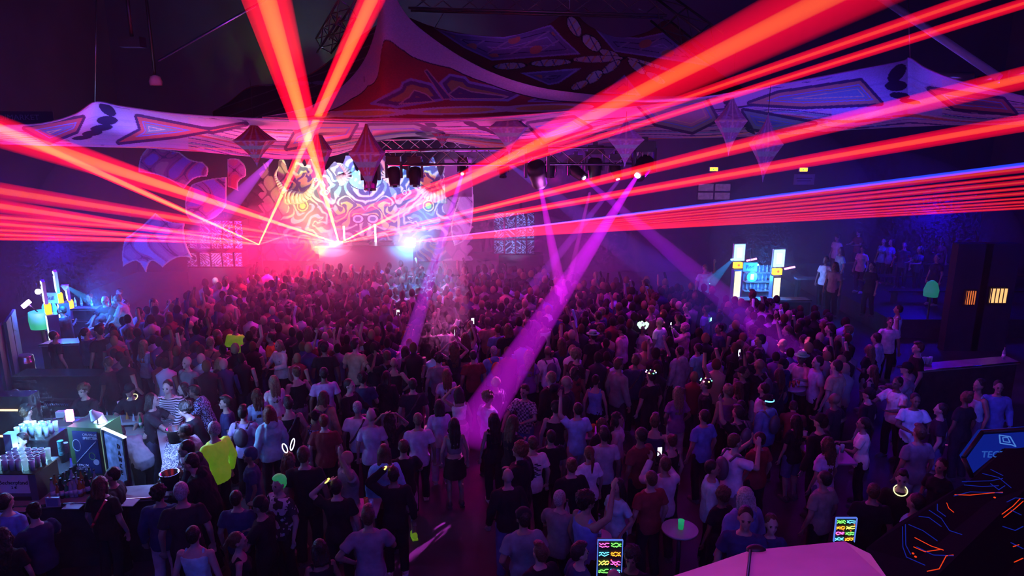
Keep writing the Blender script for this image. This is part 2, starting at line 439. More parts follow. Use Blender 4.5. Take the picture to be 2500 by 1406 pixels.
def person(x, y, z, rz, g, pose, top, tc, hair, hc, bot='trousers', bc='blk', sc_=1.0, skin=None, extra=(), name='person'):
    fem = g == 'f'; ar, al, lean, stride = POSE[pose]
    if top == 'dress': bot = None
    root = bpy.data.objects.new(name, body_mesh(pose, fem)); COL.objects.link(root)
    root.location = (x, y, z); root.rotation_euler = (0, 0, rz); root.scale = (sc_,) * 3
    root.color = (*(skin or random.choice(SKIN)), 1); root['category'] = 'person'; root['kind'] = 'thing'
    def part(nm, me, col):
        o = bpy.data.objects.new(nm, me); COL.objects.link(o); o.parent = root; o.color = (*col, 1); return o
    j = lambda c: tuple(min(1, max(0, v * random.uniform(.85, 1.15))) for v in c)
    PAT = {'neo': neon_m, 'camo': camo_m, 'plaid': plaid_m, 'stripe': stripe_m, 'speck': speck_m}
    if top != 'bare':
        t = part({'tee': 't_shirt', 'long': 'long_sleeved_top', 'tank': 'tank_top', 'crop': 'crop_top'}.get(top, top), top_mesh(pose, fem, top), j(COLS.get(tc, (.4, .4, .4))))
        if tc in PAT:
            t.material_slots[0].link = 'OBJECT'; t.material_slots[0].material = PAT[tc]
    if bot: part({'trousers': 'trousers', 'shorts': 'shorts', 'skirt': 'skirt'}[bot], bottom_mesh(stride, fem, bot), j(COLS[bc]))
    if hair == 'cap':
        part('hair', hair_mesh('buzz', lean), HCOL[hc]); part('baseball_cap', simple_mesh(('cap', lean), lambda m: _cap(m, lean), cloth_m), COLS['wht'] if 'whitecap' in extra else COLS['blk'])
    elif hair == 'hat':
        part('hair', hair_mesh('buzz', lean), HCOL[hc]); part('sun_hat', simple_mesh(('hat', lean), lambda m: _hat(m, lean), cloth_m), (.25, .8, .35))
    elif hair == 'beanie': part('beanie', hair_mesh('beanie', lean), COLS.get(hc, (.2, .2, .3)))
    elif hair != 'bald':
        q = part('hair', hair_mesh(hair, lean), HCOL[hc])
        if hc == 'gn': q.material_slots[0].link = 'OBJECT'; q.material_slots[0].material = neon_hair
    sh = [COLS['neo'] if 'neonshoes' in extra else (.08, .08, .09) if random.random() < .7 else (.6, .6, .62)][0]
    for i in (0, 1):
      q = part('shoe', simple_mesh(('shoe', stride, i), lambda m: _shoes(m, stride, i), shoe_m), sh)
      if 'neonshoes' in extra: q.material_slots[0].link = 'OBJECT'; q.material_slots[0].material = neon_m
    if 'strap' in extra: part('bag_strap', simple_mesh(('bag_strap', 1), lambda m: _strap(m, 1), plain_m), (.04, .03, .05))
    if 'redstrap' in extra: part('lanyard', simple_mesh(('lanyard', 1), lambda m: _strap(m, 1), plain_m), (.9, .04, .1))
    if 'pack' in extra: part('backpack', simple_mesh(('backpack', 0), _pack, plain_m), (.1, .1, .13) if 'orangepack' not in extra else (.8, .2, .05))
    return root
def _eyes(mb, lean):
    L = lean_fn(lean); hd = L((0, .01, 1.645)); rot = Matrix.Rotation(-lean * .55, 3, 'X')
    for s in (-1, 1):
        mb.ell(hd + rot @ Vector((.031 * s, .083, .001)), (.014, .01, .008), 8, 6, rot)
        mb.ell(hd + rot @ Vector((.033 * s, .094, .022)), (.02, .008, .004), 8, 6, rot)
def add_eyes(root, pose):
    lean = POSE[pose][2]
    o = bpy.data.objects.new('eyes', simple_mesh(('eyes', lean), lambda m: _eyes(m, lean), hair_m)); COL.objects.link(o); o.parent = root; o.color = (.02, .02, .02, 1)
# ---------- hall shell ----------
def struct(name, mb, mat, **k):
    o = mb.build(name, mat); return tag(o, kind='structure')
wall_m = principled('wall_paint', (.03, .03, .05), .85, noise_amt=.25, scale=.6)
ceil_m = principled('ceiling_paint', (.02, .02, .03), .9, noise_amt=.2, scale=.5)
floor_m = principled('polished_floor', (.045, .045, .065), .6, noise_amt=.5, scale=1.3, bump=.05)
X0, X1, Y0, Y1, ZC = -17.0, 21.0, -5.0, 31.0, 14.0
struct('floor', MB().box(((X0 + X1) / 2, (Y0 + Y1) / 2, -.1), (X1 - X0, Y1 - Y0, .2)), floor_m)
struct('ceiling', MB().box(((X0 + X1) / 2, (Y0 + Y1) / 2, ZC + .1), (X1 - X0, Y1 - Y0, .2)), ceil_m)
struct('wall_left', MB().box((X0 - .1, (Y0 + Y1) / 2, ZC / 2), (.2, Y1 - Y0, ZC)), wall_m)
struct('wall_right', MB().box((X1 + .1, (Y0 + Y1) / 2, ZC / 2), (.2, Y1 - Y0, ZC)), wall_m)
struct('wall_back', MB().box(((X0 + X1) / 2, Y1 + .1, ZC / 2), (X1 - X0, .2, ZC)), wall_m)
struct('wall_front', MB().box(((X0 + X1) / 2, Y0 - .1, ZC / 2), (X1 - X0, .2, ZC)), wall_m)
for k, y in enumerate((8, 14, 20, 26)):     # roof beams
    struct('ceiling_beam_%d' % (k + 1), MB().box(((X0 + X1) / 2, y, ZC - .3), (X1 - X0, .3, .6)), ceil_m)
# long diagonal brace under the roof
a, b = at(387, 148, 22), at(700, -30, 18)
tag(MB().tube(a, b, .03).build('roof_brace_cable', metal), 'thin diagonal steel cable under the dark roof, above the drop-shaped canopy peak', 'cable')

# ---------- grids that follow two edge curves ----------
def interp(pts, x):
    for p, q in zip(pts, pts[1:]):
        if p[0] <= x <= q[0] or q is pts[-1]:
            t = (x - p[0]) / (q[0] - p[0]); t = min(1, max(0, t))
            return tuple(p[i] + (q[i] - p[i]) * t for i in range(1, len(p)))
def smooth_curve(pts, n):
    """catmull-rom through the points, resampled as (x, ...) rows"""
    P = [pts[0]] + list(pts) + [pts[-1]]; out = []
    for i in range(1, len(P) - 2):
        for k in range(n):
            t = k / n
            out.append(tuple(.5 * ((2 * P[i][j]) + (-P[i - 1][j] + P[i + 1][j]) * t + (2 * P[i - 1][j] - 5 * P[i][j] + 4 * P[i + 1][j] - P[i + 2][j]) * t * t
                       + (-P[i - 1][j] + 3 * P[i][j] - 3 * P[i + 1][j] + P[i + 2][j]) * t ** 3) for j in range(len(P[0]))))
    out.append(pts[-1]); return out
def inpoly(X, Y, poly):
    r = np.zeros(X.shape, bool); n = len(poly)
    for i in range(n):
        x1, y1 = poly[i]; x2, y2 = poly[(i + 1) % n]
        if y1 == y2: continue
        c = ((y1 > Y) != (y2 > Y)) & (X < (x2 - x1) * (Y - y1) / (y2 - y1) + x1); r ^= c
    return r
def dpoly(X, Y, poly, closed=True):
    d = np.full(X.shape, 1e9); n = len(poly)
    for i in range(n if closed else n - 1):
        x1, y1 = poly[i]; x2, y2 = poly[(i + 1) % n]; dx, dy = x2 - x1, y2 - y1
        t = np.clip(((X - x1) * dx + (Y - y1) * dy) / (dx * dx + dy * dy + 1e-9), 0, 1)
        d = np.minimum(d, np.hypot(X - x1 - t * dx, Y - y1 - t * dy))
    return d
def cloth_grid(name, top, bot, nu, nv, paint, billow=.3, thick=.02, parent=None, mat=None, keep=None, sub=8):
    """a sheet of fabric between two hems; each hem is a list of (pixel x, pixel y, distance)"""
    T = smooth_curve(top, sub); B = smooth_curve(bot, sub)
    x0, x1 = max(T[0][0], B[0][0]), min(T[-1][0], B[-1][0])
    xs = np.linspace(x0, x1, nu); v = np.linspace(0, 1, nv)
    ty = np.array([interp(T, x) for x in xs]); by = np.array([interp(B, x) for x in xs])
    PX = np.repeat(xs[:, None], nv, 1); PY = ty[:, :1] * (1 - v) + by[:, :1] * v
    D = ty[:, 1:2] * (1 - v) + by[:, 1:2] * v + billow * np.sin(v * PI)[None] * np.sin(xs / 90.0)[:, None]
    rx = (PX - 1250) / F; yy = -(PY - 703) / F; ry = _c + yy * _s; rz = -_s + yy * _c
    X = rx * D / ry; Z = CH + rz * D / ry
    co = np.stack([X, D, Z], -1).reshape(-1, 3)
    i, j = np.meshgrid(np.arange(nu - 1), np.arange(nv - 1), indexing='ij')
    q = np.stack([i * nv + j, (i + 1) * nv + j, (i + 1) * nv + j + 1, i * nv + j + 1], -1).reshape(-1, 4)
    if keep is not None:
        cx = (PX[:-1, :-1] + PX[1:, 1:]).ravel() / 2; cy = (PY[:-1, :-1] + PY[1:, 1:]).ravel() / 2
        q = q[keep(cx, cy)]
    me = bpy.data.meshes.new(name); me.from_pydata(co.tolist(), [], q.tolist())
    C = paint(PX, PY, np.repeat(v[None], nu, 0), np.repeat(((xs - x0) / (x1 - x0))[:, None], nv, 1)).reshape(-1, 3)
    ca = me.color_attributes.new('Col', 'FLOAT_COLOR', 'POINT')
    ca.data.foreach_set('color', np.concatenate([C, np.ones((len(C), 1))], 1).astype('f').ravel())
    me.polygons.foreach_set('use_smooth', [True] * len(me.polygons)); me.update()
    if keep is not None:
        bm = bmesh.new(); bm.from_mesh(me); bmesh.ops.delete(bm, geom=[v for v in bm.verts if not v.link_faces], context='VERTS'); bm.to_mesh(me); bm.free()
    o = link(name, me, parent, mat=mat or paint_m)
    s = o.modifiers.new('thickness', 'SOLIDIFY'); s.thickness = thick
    return o
def mixc(C, m, col, a=1.0):
    m = (m * a)[..., None] if m.dtype != bool else (m.astype(float) * a)[..., None]
    return C * (1 - m) + np.array(col) * m
def chain(C, X, Y, pts, col, line=None):
    for (cx, cy, rx, ry, an) in pts:
        c, s = math.cos(an), math.sin(an); u = ((X - cx) * c + (Y - cy) * s) / rx; w = (-(X - cx) * s + (Y - cy) * c) / ry
        r = u * u + w * w
        C = mixc(C, r < 1.25, line or (.02, .01, .03)); C = mixc(C, r < 1, col)
        if line is None: pass
    return C

# front peaked canopy
LO = (.62, .4, .62)
def paint_front(X, Y, V, U):
    C = np.ones(X.shape + (3,)) * np.array((.34, .035, .05))
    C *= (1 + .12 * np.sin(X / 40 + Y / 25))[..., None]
    def outl(poly, fill, w=3.0, line=(.3, .2, .55)):
        nonlocal C
        ins = inpoly(X, Y, poly); d = dpoly(X, Y, poly)
        C = mixc(C, ins, fill); C = mixc(C, ins & (d < 12), (.12, .05, .18)); C = mixc(C, d < w, line)
    L1 = [(908, 255), (978, 218), (984, 204), (1004, 196), (1052, 208), (1081, 245), (970, 263)]
    L2 = [(1075, 205), (1098, 185), (1135, 192), (1145, 203), (1272, 230), (1240, 247), (1100, 245)]
    for p in (L1, L2): outl(p, (.36, .22, .1))
    for p in ([(1000, 238), (1012, 222), (1040, 232), (1060, 250), (975, 256)], [(1095, 232), (1120, 214), (1150, 226), (1240, 238), (1225, 244), (1110, 243)]): outl(p, (.26, .12, .14), 1.5, (.5, .3, .35))
    outl([(1036, 176), (1042, 172), (1102, 244), (1082, 245)], (.5, .04, .05), 1.5, (.5, .2, .3))
    outl([(1290, 250), (1335, 234), (1480, 243), (1460, 250)], (.25, .1, .3), 2)
    for cx, w in ((1120, 150), (1330, 120), (900, 110), (760, 80)):
        e = ((X - cx) / w) ** 2 + ((Y - 272 + (X - 1120) * .03) / 10) ** 2
        C = mixc(C, e < 1, (.62, .42, .6)); C = mixc(C, e < .35, (.7, .35, .12))
    band = np.interp(X, [640, 700, 800, 860, 900, 930, 960, 985, 1100, 1200, 1350, 1500, 1700], [5, 16, 34, 52, 80, 150, 120, 95, 42, 30, 26, 14, 6])
    top = np.interp(X, tx, ty_)
    d = Y - top
    C = mixc(C, d < band + 3, (.05, .01, .05)); C = mixc(C, d < band, LO)
    C = mixc(C, V > .975, (.8, .2, .35))
    return C
topF = [(640, 285, 13.2), (720, 270, 13.4), (790, 245, 13.8), (850, 200, 14.4), (895, 140, 15), (922, 60, 15.6), (935, -30, 16), (950, -30, 16), (1000, 48, 15.6), (1100, 125, 15), (1200, 178, 14.4), (1300, 211, 14), (1400, 228, 13.6), (1500, 236, 13.3), (1700, 238, 13.2)]
botF = [(640, 288, 13), (800, 293, 12.8), (1000, 297, 12.6), (1200, 289, 12.6), (1400, 272, 12.8), (1600, 252, 13), (1700, 243, 13.1)]
_t = smooth_curve(topF, 8); tx = [p[0] for p in _t]; ty_ = [p[1] for p in _t]
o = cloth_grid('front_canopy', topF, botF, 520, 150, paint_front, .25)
tag(o, 'dark red peaked stretch canopy with broad lilac border bands, nearest the balcony', 'canopy')

# rear canopy with chains of oval windows, and its maroon wing
def paint_rear(X, Y, V, U):
    C = np.ones(X.shape + (3,)) * np.array((.16, .025, .035))
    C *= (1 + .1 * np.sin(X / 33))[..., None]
    def panel(poly, fill):
        nonlocal C
        ins = inpoly(X, Y, poly); d = dpoly(X, Y, poly)
        C = mixc(C, ins, fill)
        for k, (a, b) in enumerate(((0, 4), (13, 15), (26, 28), (40, 42))): C = mixc(C, ins & (d >= a) & (d < b), (.42, .3, .75) if k % 2 == 0 else (.06, .04, .14))
        z = ins & (np.abs(((X * .6 + Y) % 36) - 18) < 2.2) & (d > 12); C = mixc(C, z, (.4, .28, .55))
        w = ins & (np.sin(X / 17) * np.sin(Y / 11 + X / 60) > .62) & (d > 8); C = mixc(C, w, (.55, .22, .16))
    panel([(1058, 70), (1120, 84), (1230, 92), (1345, 62), (1375, 95), (1418, 134), (1200, 150), (1130, 118)], (.22, .17, .42))
    panel([(1448, 68), (1500, 90), (1560, 94), (1625, 80), (1700, 140), (1740, 165), (1580, 140), (1500, 128)], (.25, .2, .5))
    panel([(1270, 180), (1420, 168), (1365, 205), (1340, 210)], (.2, .14, .38))
    panel([(1525, 185), (1565, 235), (1470, 230)], (.2, .13, .36))
    ch = [(1402, 66, 26, 13, 1.05), (1444, 107, 26, 14, .7), (1487, 133, 24, 8, .3), (1245, 163, 38, 8, -.05), (1345, 155, 48, 8, -.05), (1460, 146, 60, 8, -.03), (1492, 165, 26, 9, -.6), (1450, 190, 23, 11, -.6), (1415, 210, 21, 8, -.4),
          (1555, 165, 26, 9, .7), (1600, 192, 26, 8, .5), (1590, 160, 60, 4, .3)]
    for (cx, cy, rx, ry, an) in ch:
        c, s = math.cos(an), math.sin(an); u = ((X - cx) * c + (Y - cy) * s) / rx; w = (-(X - cx) * s + (Y - cy) * c) / ry; r = u * u + w * w
        C = mixc(C, r < 1.3, (.015, .01, .02)); C = mixc(C, r < 1, (.72, .6, .68)); C = mixc(C, (r < .9) & (np.abs((X + Y * .7) % 22 - 11) < 2), (.8, .4, .15)); C = mixc(C, (r < .9) & (np.abs((X - Y * .5) % 30 - 15) < 1.5), (.1, .08, .3))
    return C
topR = [(1000, 45, 20), (1060, 68, 19.5), (1160, 88, 19), (1250, 88, 19), (1340, 60, 19.3), (1390, 26, 20), (1440, 66, 19.3), (1510, 93, 19), (1580, 80, 19), (1632, 50, 19.4), (1680, 100, 19), (1750, 175, 18.5), (1830, 225, 18)]
botR = [(1000, 60, 17.8), (1100, 135, 17), (1200, 190, 16.6), (1300, 222, 16.3), (1400, 238, 16), (1500, 245, 16), (1640, 246, 16), (1830, 238, 16)]
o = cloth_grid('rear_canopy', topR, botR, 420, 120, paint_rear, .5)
tag(o, 'maroon rear stretch canopy with blue panels and chains of oval cut-outs', 'canopy')
def paint_wing(X, Y, V, U):
    C = np.ones(X.shape + (3,)) * np.array((.17, .05, .07))
    s = np.abs(((Y + X * .35) % 26) - 13) < 1.2; C = mixc(C, s, (.35, .16, .22))
    C = mixc(C, V < .04, (.8, .15, .12))
    for k in range(4):
        e = ((X - 650 - 45 * k) / 22) ** 2 + ((Y - 207 - k * -1) / 5) ** 2; C = mixc(C, e < 1, (.6, .3, .4))
    return C
o = cloth_grid('wing_canopy', [(520, 274, 20), (560, 250, 19.6), (610, 214, 19.2), (680, 205, 19), (760, 180, 19), (830, 130, 19.5), (880, 90, 20), (925, 60, 20.5)],
               [(520, 284, 16), (620, 288, 15.6), (700, 280, 15.5), (800, 262, 15.5), (870, 240, 16), (925, 200, 16.5)], 220, 70, paint_wing, .3)
tag(o, 'dim maroon stretch canopy wing behind the crossing laser beams', 'canopy')

# the long low canopy over the dance floor
def paint_low(X, Y, V, U):
    C = np.ones(X.shape + (3,)) * np.array((.62, .42, .55))
    # sweeping stripes that follow the hems
    f = V * 9 + 1.6 * np.sin(X / 210) + .5 * np.sin(X / 57)
    C = mixc(C, (np.abs((f % 1) - .5) < .10), (.10, .05, .22)); C = mixc(C, ((f + .35) % 3) < .35, (.22, .45, .38)); C = mixc(C, ((f + 1.7) % 4) < .4, (.62, .16, .12))
    C = mixc(C, np.abs(((V * 14 - X / 130) % 2.0) - 1) < .07, (.2, .35, .85)); C = mixc(C, np.abs(((V * 22 + 2.5 * np.sin(X / 160)) % 3.0) - 1) < .09, (.35, .08, .3)); C = mixc(C, (((V * 6 + X / 300) % 2.3) < .16) & (V > .5), (.85, .55, .3))
    edge = (np.sin(X / 260 + 1.0) * .5 + .5)
    C = mixc(C, (V < .22 + .1 * edge) & (V > .06), LO); C = mixc(C, (V > .22 + .1 * edge) & (V < .25 + .1 * edge), (.04, .02, .08))
    def patch(poly, fill, in2):
        nonlocal C
        ins = inpoly(X, Y, poly); d = dpoly(X, Y, poly)
        C = mixc(C, d < 7, (.05, .02, .09)); C = mixc(C, ins, fill); C = mixc(C, ins & (d > 8) & (d < 10.5), (.15, .25, .7)); C = mixc(C, ins & (d > 13), in2)
        C = mixc(C, ins & (d > 18) & (d < 20), (.7, .55, .3))
    C = mixc(C, (X < 460) & (V > .04) & (V < .95) & (X > 120 + (V * 60)), (.5, .42, .7), .85)
    C = mixc(C, (X > 2030) & (X < 2300) & (V < .8), (.46, .38, .66), .85)
    patch([(335, 282), (520, 318), (600, 300), (430, 330), (290, 345), (345, 315)], (.62, .12, .1), (.2, .3, .3))
    patch([(60, 310), (200, 285), (185, 318), (120, 345)], (.45, .1, .12), (.16, .18, .4))
    patch([(1900, 225), (2100, 195), (2150, 250), (1960, 258), (1830, 250)], (.55, .28, .16), (.16, .3, .4))
    patch([(2270, 215), (2450, 240), (2480, 275), (2330, 262)], (.45, .1, .14), (.15, .1, .25))
    patch([(1560, 255), (1722, 238), (1750, 290), (1690, 320), (1600, 300)], (.3, .35, .26), (.5, .3, .35))
    patch([(1815, 268), (1990, 300), (1880, 318), (1840, 312)], (.25, .36, .34), (.12, .2, .5))
    patch([(780, 300), (870, 300), (850, 335), (700, 360), (720, 325)], (.55, .22, .25), (.62, .42, .3))
    patch([(900, 305), (1010, 302), (1080, 325), (960, 335), (890, 345)], (.3, .5, .42), (.62, .45, .4))
    patch([(1290, 300), (1400, 285), (1440, 310), (1330, 345)], (.5, .2, .4), (.35, .2, .5))
    for ch in ([(263, 265, 24, 12, .6), (262, 292, 26, 11, 0), (248, 310, 28, 8, -.1), (225, 323, 26, 7, -.1), (200, 334, 25, 5, -.1)], [(2188, 178, 28, 16, -.8), (2186, 208, 27, 13, 0), (2196, 232, 26, 8, .1), (2222, 246, 27, 6, .1)],
               [(1778, 246, 13, 9, 0), (1783, 262, 16, 8, .3), (1796, 277, 17, 7, .4), (1810, 291, 17, 6, .5), (1822, 305, 15, 5, .5), (1832, 318, 14, 4, .5)],
               [(1052, 302, 15, 6, .2), (1040, 314, 15, 5, .2), (1028, 325, 14, 4, .1)], [(1150, 300, 20, 6, .3), (1180, 312, 20, 5, .3), (1205, 322, 16, 4, .3)]):
        for (cx, cy, rx, ry, an) in ch:
            c, s = math.cos(an), math.sin(an); u = ((X - cx) * c + (Y - cy) * s) / rx; w = (-(X - cx) * s + (Y - cy) * c) / ry; C = mixc(C, u * u + w * w < 1, (.025, .012, .05))
    C = mixc(C, V < .03, (.55, .3, .7))
    return C
topL = [(-70, 312, 12.5), (0, 305, 12.8), (100, 300, 13), (180, 278, 13.3), (232, 247, 13.8), (300, 258, 13.5), (420, 275, 13.5), (560, 285, 13.5), (700, 290, 13.6), (1000, 297, 13.4), (1200, 287, 13.4), (1400, 270, 13.6),
        (1700, 238, 13.8), (1900, 205, 14), (2100, 167, 14.4), (2200, 148, 15), (2222, 140, 15), (2262, 165, 14.6), (2330, 192, 14), (2420, 215, 13.5), (2570, 250, 13)]
botL = [(-70, 345, 15), (0, 350, 15.5), (200, 356, 17), (350, 360, 18), (440, 366, 19), (500, 370, 20), (600, 380, 21), (700, 388, 22), (800, 382, 22), (880, 358, 22), (985, 332, 22), (1100, 345, 22), (1230, 368, 21.5), (1330, 362, 21), (1450, 350, 20.5), (1600, 338, 20),
        (1750, 334, 19), (1900, 328, 18), (2100, 314, 17), (2300, 305, 16), (2570, 300, 15)]
o = cloth_grid('low_canopy', topL, botL, 1300, 110, paint_low, .3)
tag(o, 'long low stretch canopy of peach and lilac swirls spanning the whole hall', 'canopy')

# canopy guy wires
for k, (px, py, d, qx, qy, qd, w) in enumerate([(232, 250, 13.8, 236, -20, 14, 'lilac peak beside the sign wall'), (1390, 28, 20, 1392, -30, 20, 'peak of the rear canopy'), (2222, 142, 15, 2215, -30, 15.5, 'dark peak near the roof ducts'), (1632, 52, 19.4, 1560, 22, 17, 'rear canopy corner'), (1060, 70, 19.5, 1085, 28, 18, 'rear canopy corner under the roof truss')]):
    tag(MB().tube(at(px, py, d), at(qx, qy, qd), .012, n=5).build('guy_wire', metal), 'thin guy wire holding up the %s' % w, 'wire', 'guy wires of the canopies')

# ---------- hanging star lanterns ----------
def paint_star(mesh, seed, base):
    n = len(mesh.vertices); co = np.empty(n * 3, 'f'); mesh.vertices.foreach_get('co', co); co = co.reshape(-1, 3)
    x, y, z = co.T; an = np.arctan2(y, x) % (PI / 2) - PI / 4; r = np.hypot(x, y)
    C = np.ones((n, 3)) * np.array(base)
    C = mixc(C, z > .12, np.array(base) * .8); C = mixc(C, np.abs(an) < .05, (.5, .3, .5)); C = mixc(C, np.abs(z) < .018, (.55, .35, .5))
    k = np.abs(np.sin(z * 7 + np.abs(an) * 5)) < .12; C = mixc(C, k & (z < .1), (.4, .3, .7))
    C = mixc(C, (np.abs(np.abs(an) - .45 - z * .5) < .06), (.35, .2, .6)); C = mixc(C, (z < -.12) & (np.sin(z * 30) > .3), (.25, .4, .5)); C = mixc(C, z < -.5, (.3, .3, .75))
    ca = mesh.color_attributes.new('Col', 'FLOAT_COLOR', 'POINT'); ca.data.foreach_set('color', np.concatenate([C, np.ones((n, 1))], 1).astype('f').ravel())
def star_mesh(base):
    """four-pointed lantern: four concave ribs round a waist, drawn out to a tip above and below"""
    vs = []; fs = []; nz = 60; na = 48
    for k in range(nz + 1):
        t = k / nz * 2 - 1; z = t * .5 * (1.0 if t > 0 else 1.25)
        w = (1 - abs(t)) ** 1.55 * .40 + .004
        for i in range(na):
            a = 2 * PI * i / na; m = abs(((a / (PI / 2)) % 1) - .5) * 2     # 0 at face, 1 at rib
            rr = w * (.62 + .38 * m ** 2.2); vs.append((rr * math.cos(a), rr * math.sin(a), z))
    for k in range(nz):
        for i in range(na):
            j = (i + 1) % na; fs.append((k * na + i, k * na + j, (k + 1) * na + j, (k + 1) * na + i))
    fs += [tuple(range(na - 1, -1, -1)), tuple(nz * na + i for i in range(na))]
    me = bpy.data.meshes.new('star_surface'); me.from_pydata(vs, [], fs); me.polygons.foreach_set('use_smooth', [False] * len(fs)); me.update(); me.materials.append(paint_m)
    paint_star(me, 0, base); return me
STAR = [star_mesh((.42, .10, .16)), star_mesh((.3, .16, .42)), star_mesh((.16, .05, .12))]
for px, y0, y1, w, d, k, lab in [(628, 290, 408, 110, 15, 0, 'peach and green star lantern hanging over the stage side wings'), (785, 300, 450, 70, 17, 0, 'red star lantern half hidden by the crossing beams'),
                              (902, 290, 478, 104, 14, 0, 'large dark red star lantern hanging before the backdrop'), (1080, 295, 363, 62, 19, 0, 'small star lantern hanging above the front truss'),
                              (1243, 255, 380, 120, 14.5, 1, 'blue patterned star lantern hanging low over the truss middle'), (1525, 285, 408, 118, 14.5, 1, 'blue webbed star lantern at the truss end'),
                              (1778, 225, 382, 92, 14.5, 1, 'dim violet star lantern under the oval chain'), (1862, 275, 445, 94, 13.5, 1, 'star lantern with one bright pink rim, between the exit signs')]:
    t, b = at(px, y0, d), at(px, y1, d); h = t.z - b.z
    root = thing('star_lantern', lab, 'lantern', (b.x, d, b.z + h * .5556), R(45 if k == 0 else 38), 'star lanterns under the canopy')
    s = link('lantern_body', STAR[k], root); wd = w / F * d; s.scale = (wd / .80, wd / .80, h / 1.125)
    MB().tube((0, 0, h * .44), (0, 0, h * .44 + .8), .006, n=4).build('cord', black, root)

# ---------- trusses and moving heads ----------
def truss(name, a, b, w, label, seg=.5, r=.022, cat='truss', mat=metal):
    a, b = Vector(a), Vector(b); d = (b - a); L = d.length; d.normalize()
    root = thing(name, label, cat, a); q = d.to_track_quat('Y', 'Z')
    cs = [q @ Vector((sx * w / 2, 0, sz * w / 2)) for sx, sz in ((-1, -1), (1, -1), (1, 1), (-1, 1))]
    for c in cs: MB().tube(c, c + d * L, r * 1.25).build('chord', mat, root)
    m = MB(); n = max(2, int(L / seg))
    for k in range(n):
        p0, p1 = d * (L * k / n), d * (L * (k + 1) / n)
        for f in range(4):
            c0, c1 = cs[f], cs[(f + 1) % 4]
            m.tube(c0 + p0, c1 + p1, r * .6, n=5, cap=False) if k % 2 == f % 2 else m.tube(c1 + p0, c0 + p1, r * .6, n=5, cap=False)
    m.build('lattice_bracing', mat, root); return root
truss('lighting_truss', at(950, 384, 20.5), at(1600, 380, 18.5), .42, 'long box truss carrying the moving lights before the stage')
truss('lighting_truss', at(820, 357, 25.5), at(1240, 352, 25.5), .42, 'rear box truss above the backdrop')
truss('lighting_truss', at(1000, 0, 17), at(1625, 18, 17), .4, 'dark roof truss above the rear canopy', mat=darkmetal)
truss('lighting_truss', at(790, 112, 19), at(850, 20, 16), .35, 'short slanted truss stub near the canopy apex', mat=metal)
truss('lighting_truss', at(1620, 25, 17), at(1730, 110, 15), .5, 'dark folded truss corner near the roof', mat=darkmetal)
def head_proto():
    base = MB().box((0, 0, .36), (.36, .24, .16)).box((0, 0, .47), (.1, .1, .1))
    yoke = MB().box((-.19, 0, .1), (.05, .14, .42)).box((.19, 0, .1), (.05, .14, .42)).box((0, 0, .27), (.4, .14, .04))
    head = MB().lathe((0, 0, -.03), [(.09, .2), (.15, .17), (.165, .05), (.15, -.1), (.13, -.26), (.14, -.3)], 18)
    return base.mesh('light_base'), yoke.mesh('yoke'), head.mesh('lamp_barrel')
HB, HY, HH = head_proto()
LENS = MB().lathe((0, 0, -.345), [(.055, 0), (.055, .012)], 18).mesh('lens')
lens_off = principled('dark_glass', (.02, .02, .03), .1); lens_on = emis('lit_lens', (.75, .6, 1), 18)
HEADS = {}
def moving_head(key, px, py, d, target, label, sc_=1.0, on=False):
    p = at(px, py, d); root = thing('moving_head_light', label, 'stage light', p, 0, 'moving head lights on the front truss'); root.scale = (sc_,) * 3
    link('light_base', HB, root, mat=black); link('yoke', HY, root, mat=black)
    h = link('lamp_barrel', HH, root, mat=black)
    aim = (Vector(target) - p).normalized(); q = aim.to_track_quat('-Z', 'Y'); h.rotation_euler = q.to_euler()
    l = bpy.data.objects.new('lens', LENS.copy()); COL.objects.link(l); l.parent = h; l.data.materials.append(lens_on if on else lens_off)
    HEADS[key] = (p + aim * .34 * sc_, aim); return root
dn = lambda px, py, d: at(px, py + 300, d)
moving_head('a', 905, 428, 19.8, dn(890, 420, 19), 'twin-lobed dark moving light behind the large red star lantern', 1.25)
moving_head('b', 962, 424, 20, dn(985, 430, 19), 'dark moving light tilted away, beside the large red star lantern', 1.1)
moving_head('c', 1013, 424, 20.2, dn(1013, 430, 19), 'dark moving light hanging straight down over the backdrop middle', 1.1)
moving_head('d', 1311, 418, 17.5, onz(1370, 700, 1.5), 'big round-bodied moving light throwing a thin steep beam', 1.45, True)
moving_head('e', 1405, 418, 19, onz(1985, 875, 1.4), 'moving light with a bright lens aimed at the side bar', 1.0, True)
moving_head('f', 1452, 404, 19, dn(1440, 420, 19), 'moving light with a pale reflection on its yoke', 1.2)
moving_head('g', 1502, 412, 19, onz(1600, 795, 1.4), 'moving light with a faint lens, next to the webbed star lantern', .9, True)
moving_head('h', 1572, 404, 18.3, onz(1200, 985, 1.4), 'brightest moving light, at the truss end, aimed at the aisle', 1.4, True)
moving_head('i', 1345, 412, 20, dn(1345, 430, 19), 'small unlit moving light beside the big round one', .75)
moving_head('j', 1228, 412, 21, dn(1228, 430, 19), 'dim moving light behind the rising laser beam', .8)
moving_head('k', 1130, 412, 22, onz(1085, 838, 1.4), 'moving light aimed down over the crowd middle', .8, True)
# dome cluster at the truss end
root = thing('strobe_cluster', 'chrome ringed cluster of lamps at the far truss end', 'stage light', at(1570, 372, 18.6))
MB().lathe((0, 0, 0), [(.34, .12), (.34, .16), (.3, .17)], 20).build('top_ring', metal, root); MB().lathe((0, 0, -.22), [(.3, 0), (.32, .03), (.3, .05)], 20).build('bottom_ring', metal, root)
m = MB()
for k in range(14): m.tube((.31 * math.cos(k * .449), .31 * math.sin(k * .449), -.2), (.31 * math.cos(k * .449), .31 * math.sin(k * .449), .13), .014, n=5)
m.build('cage_bars', metal, root)

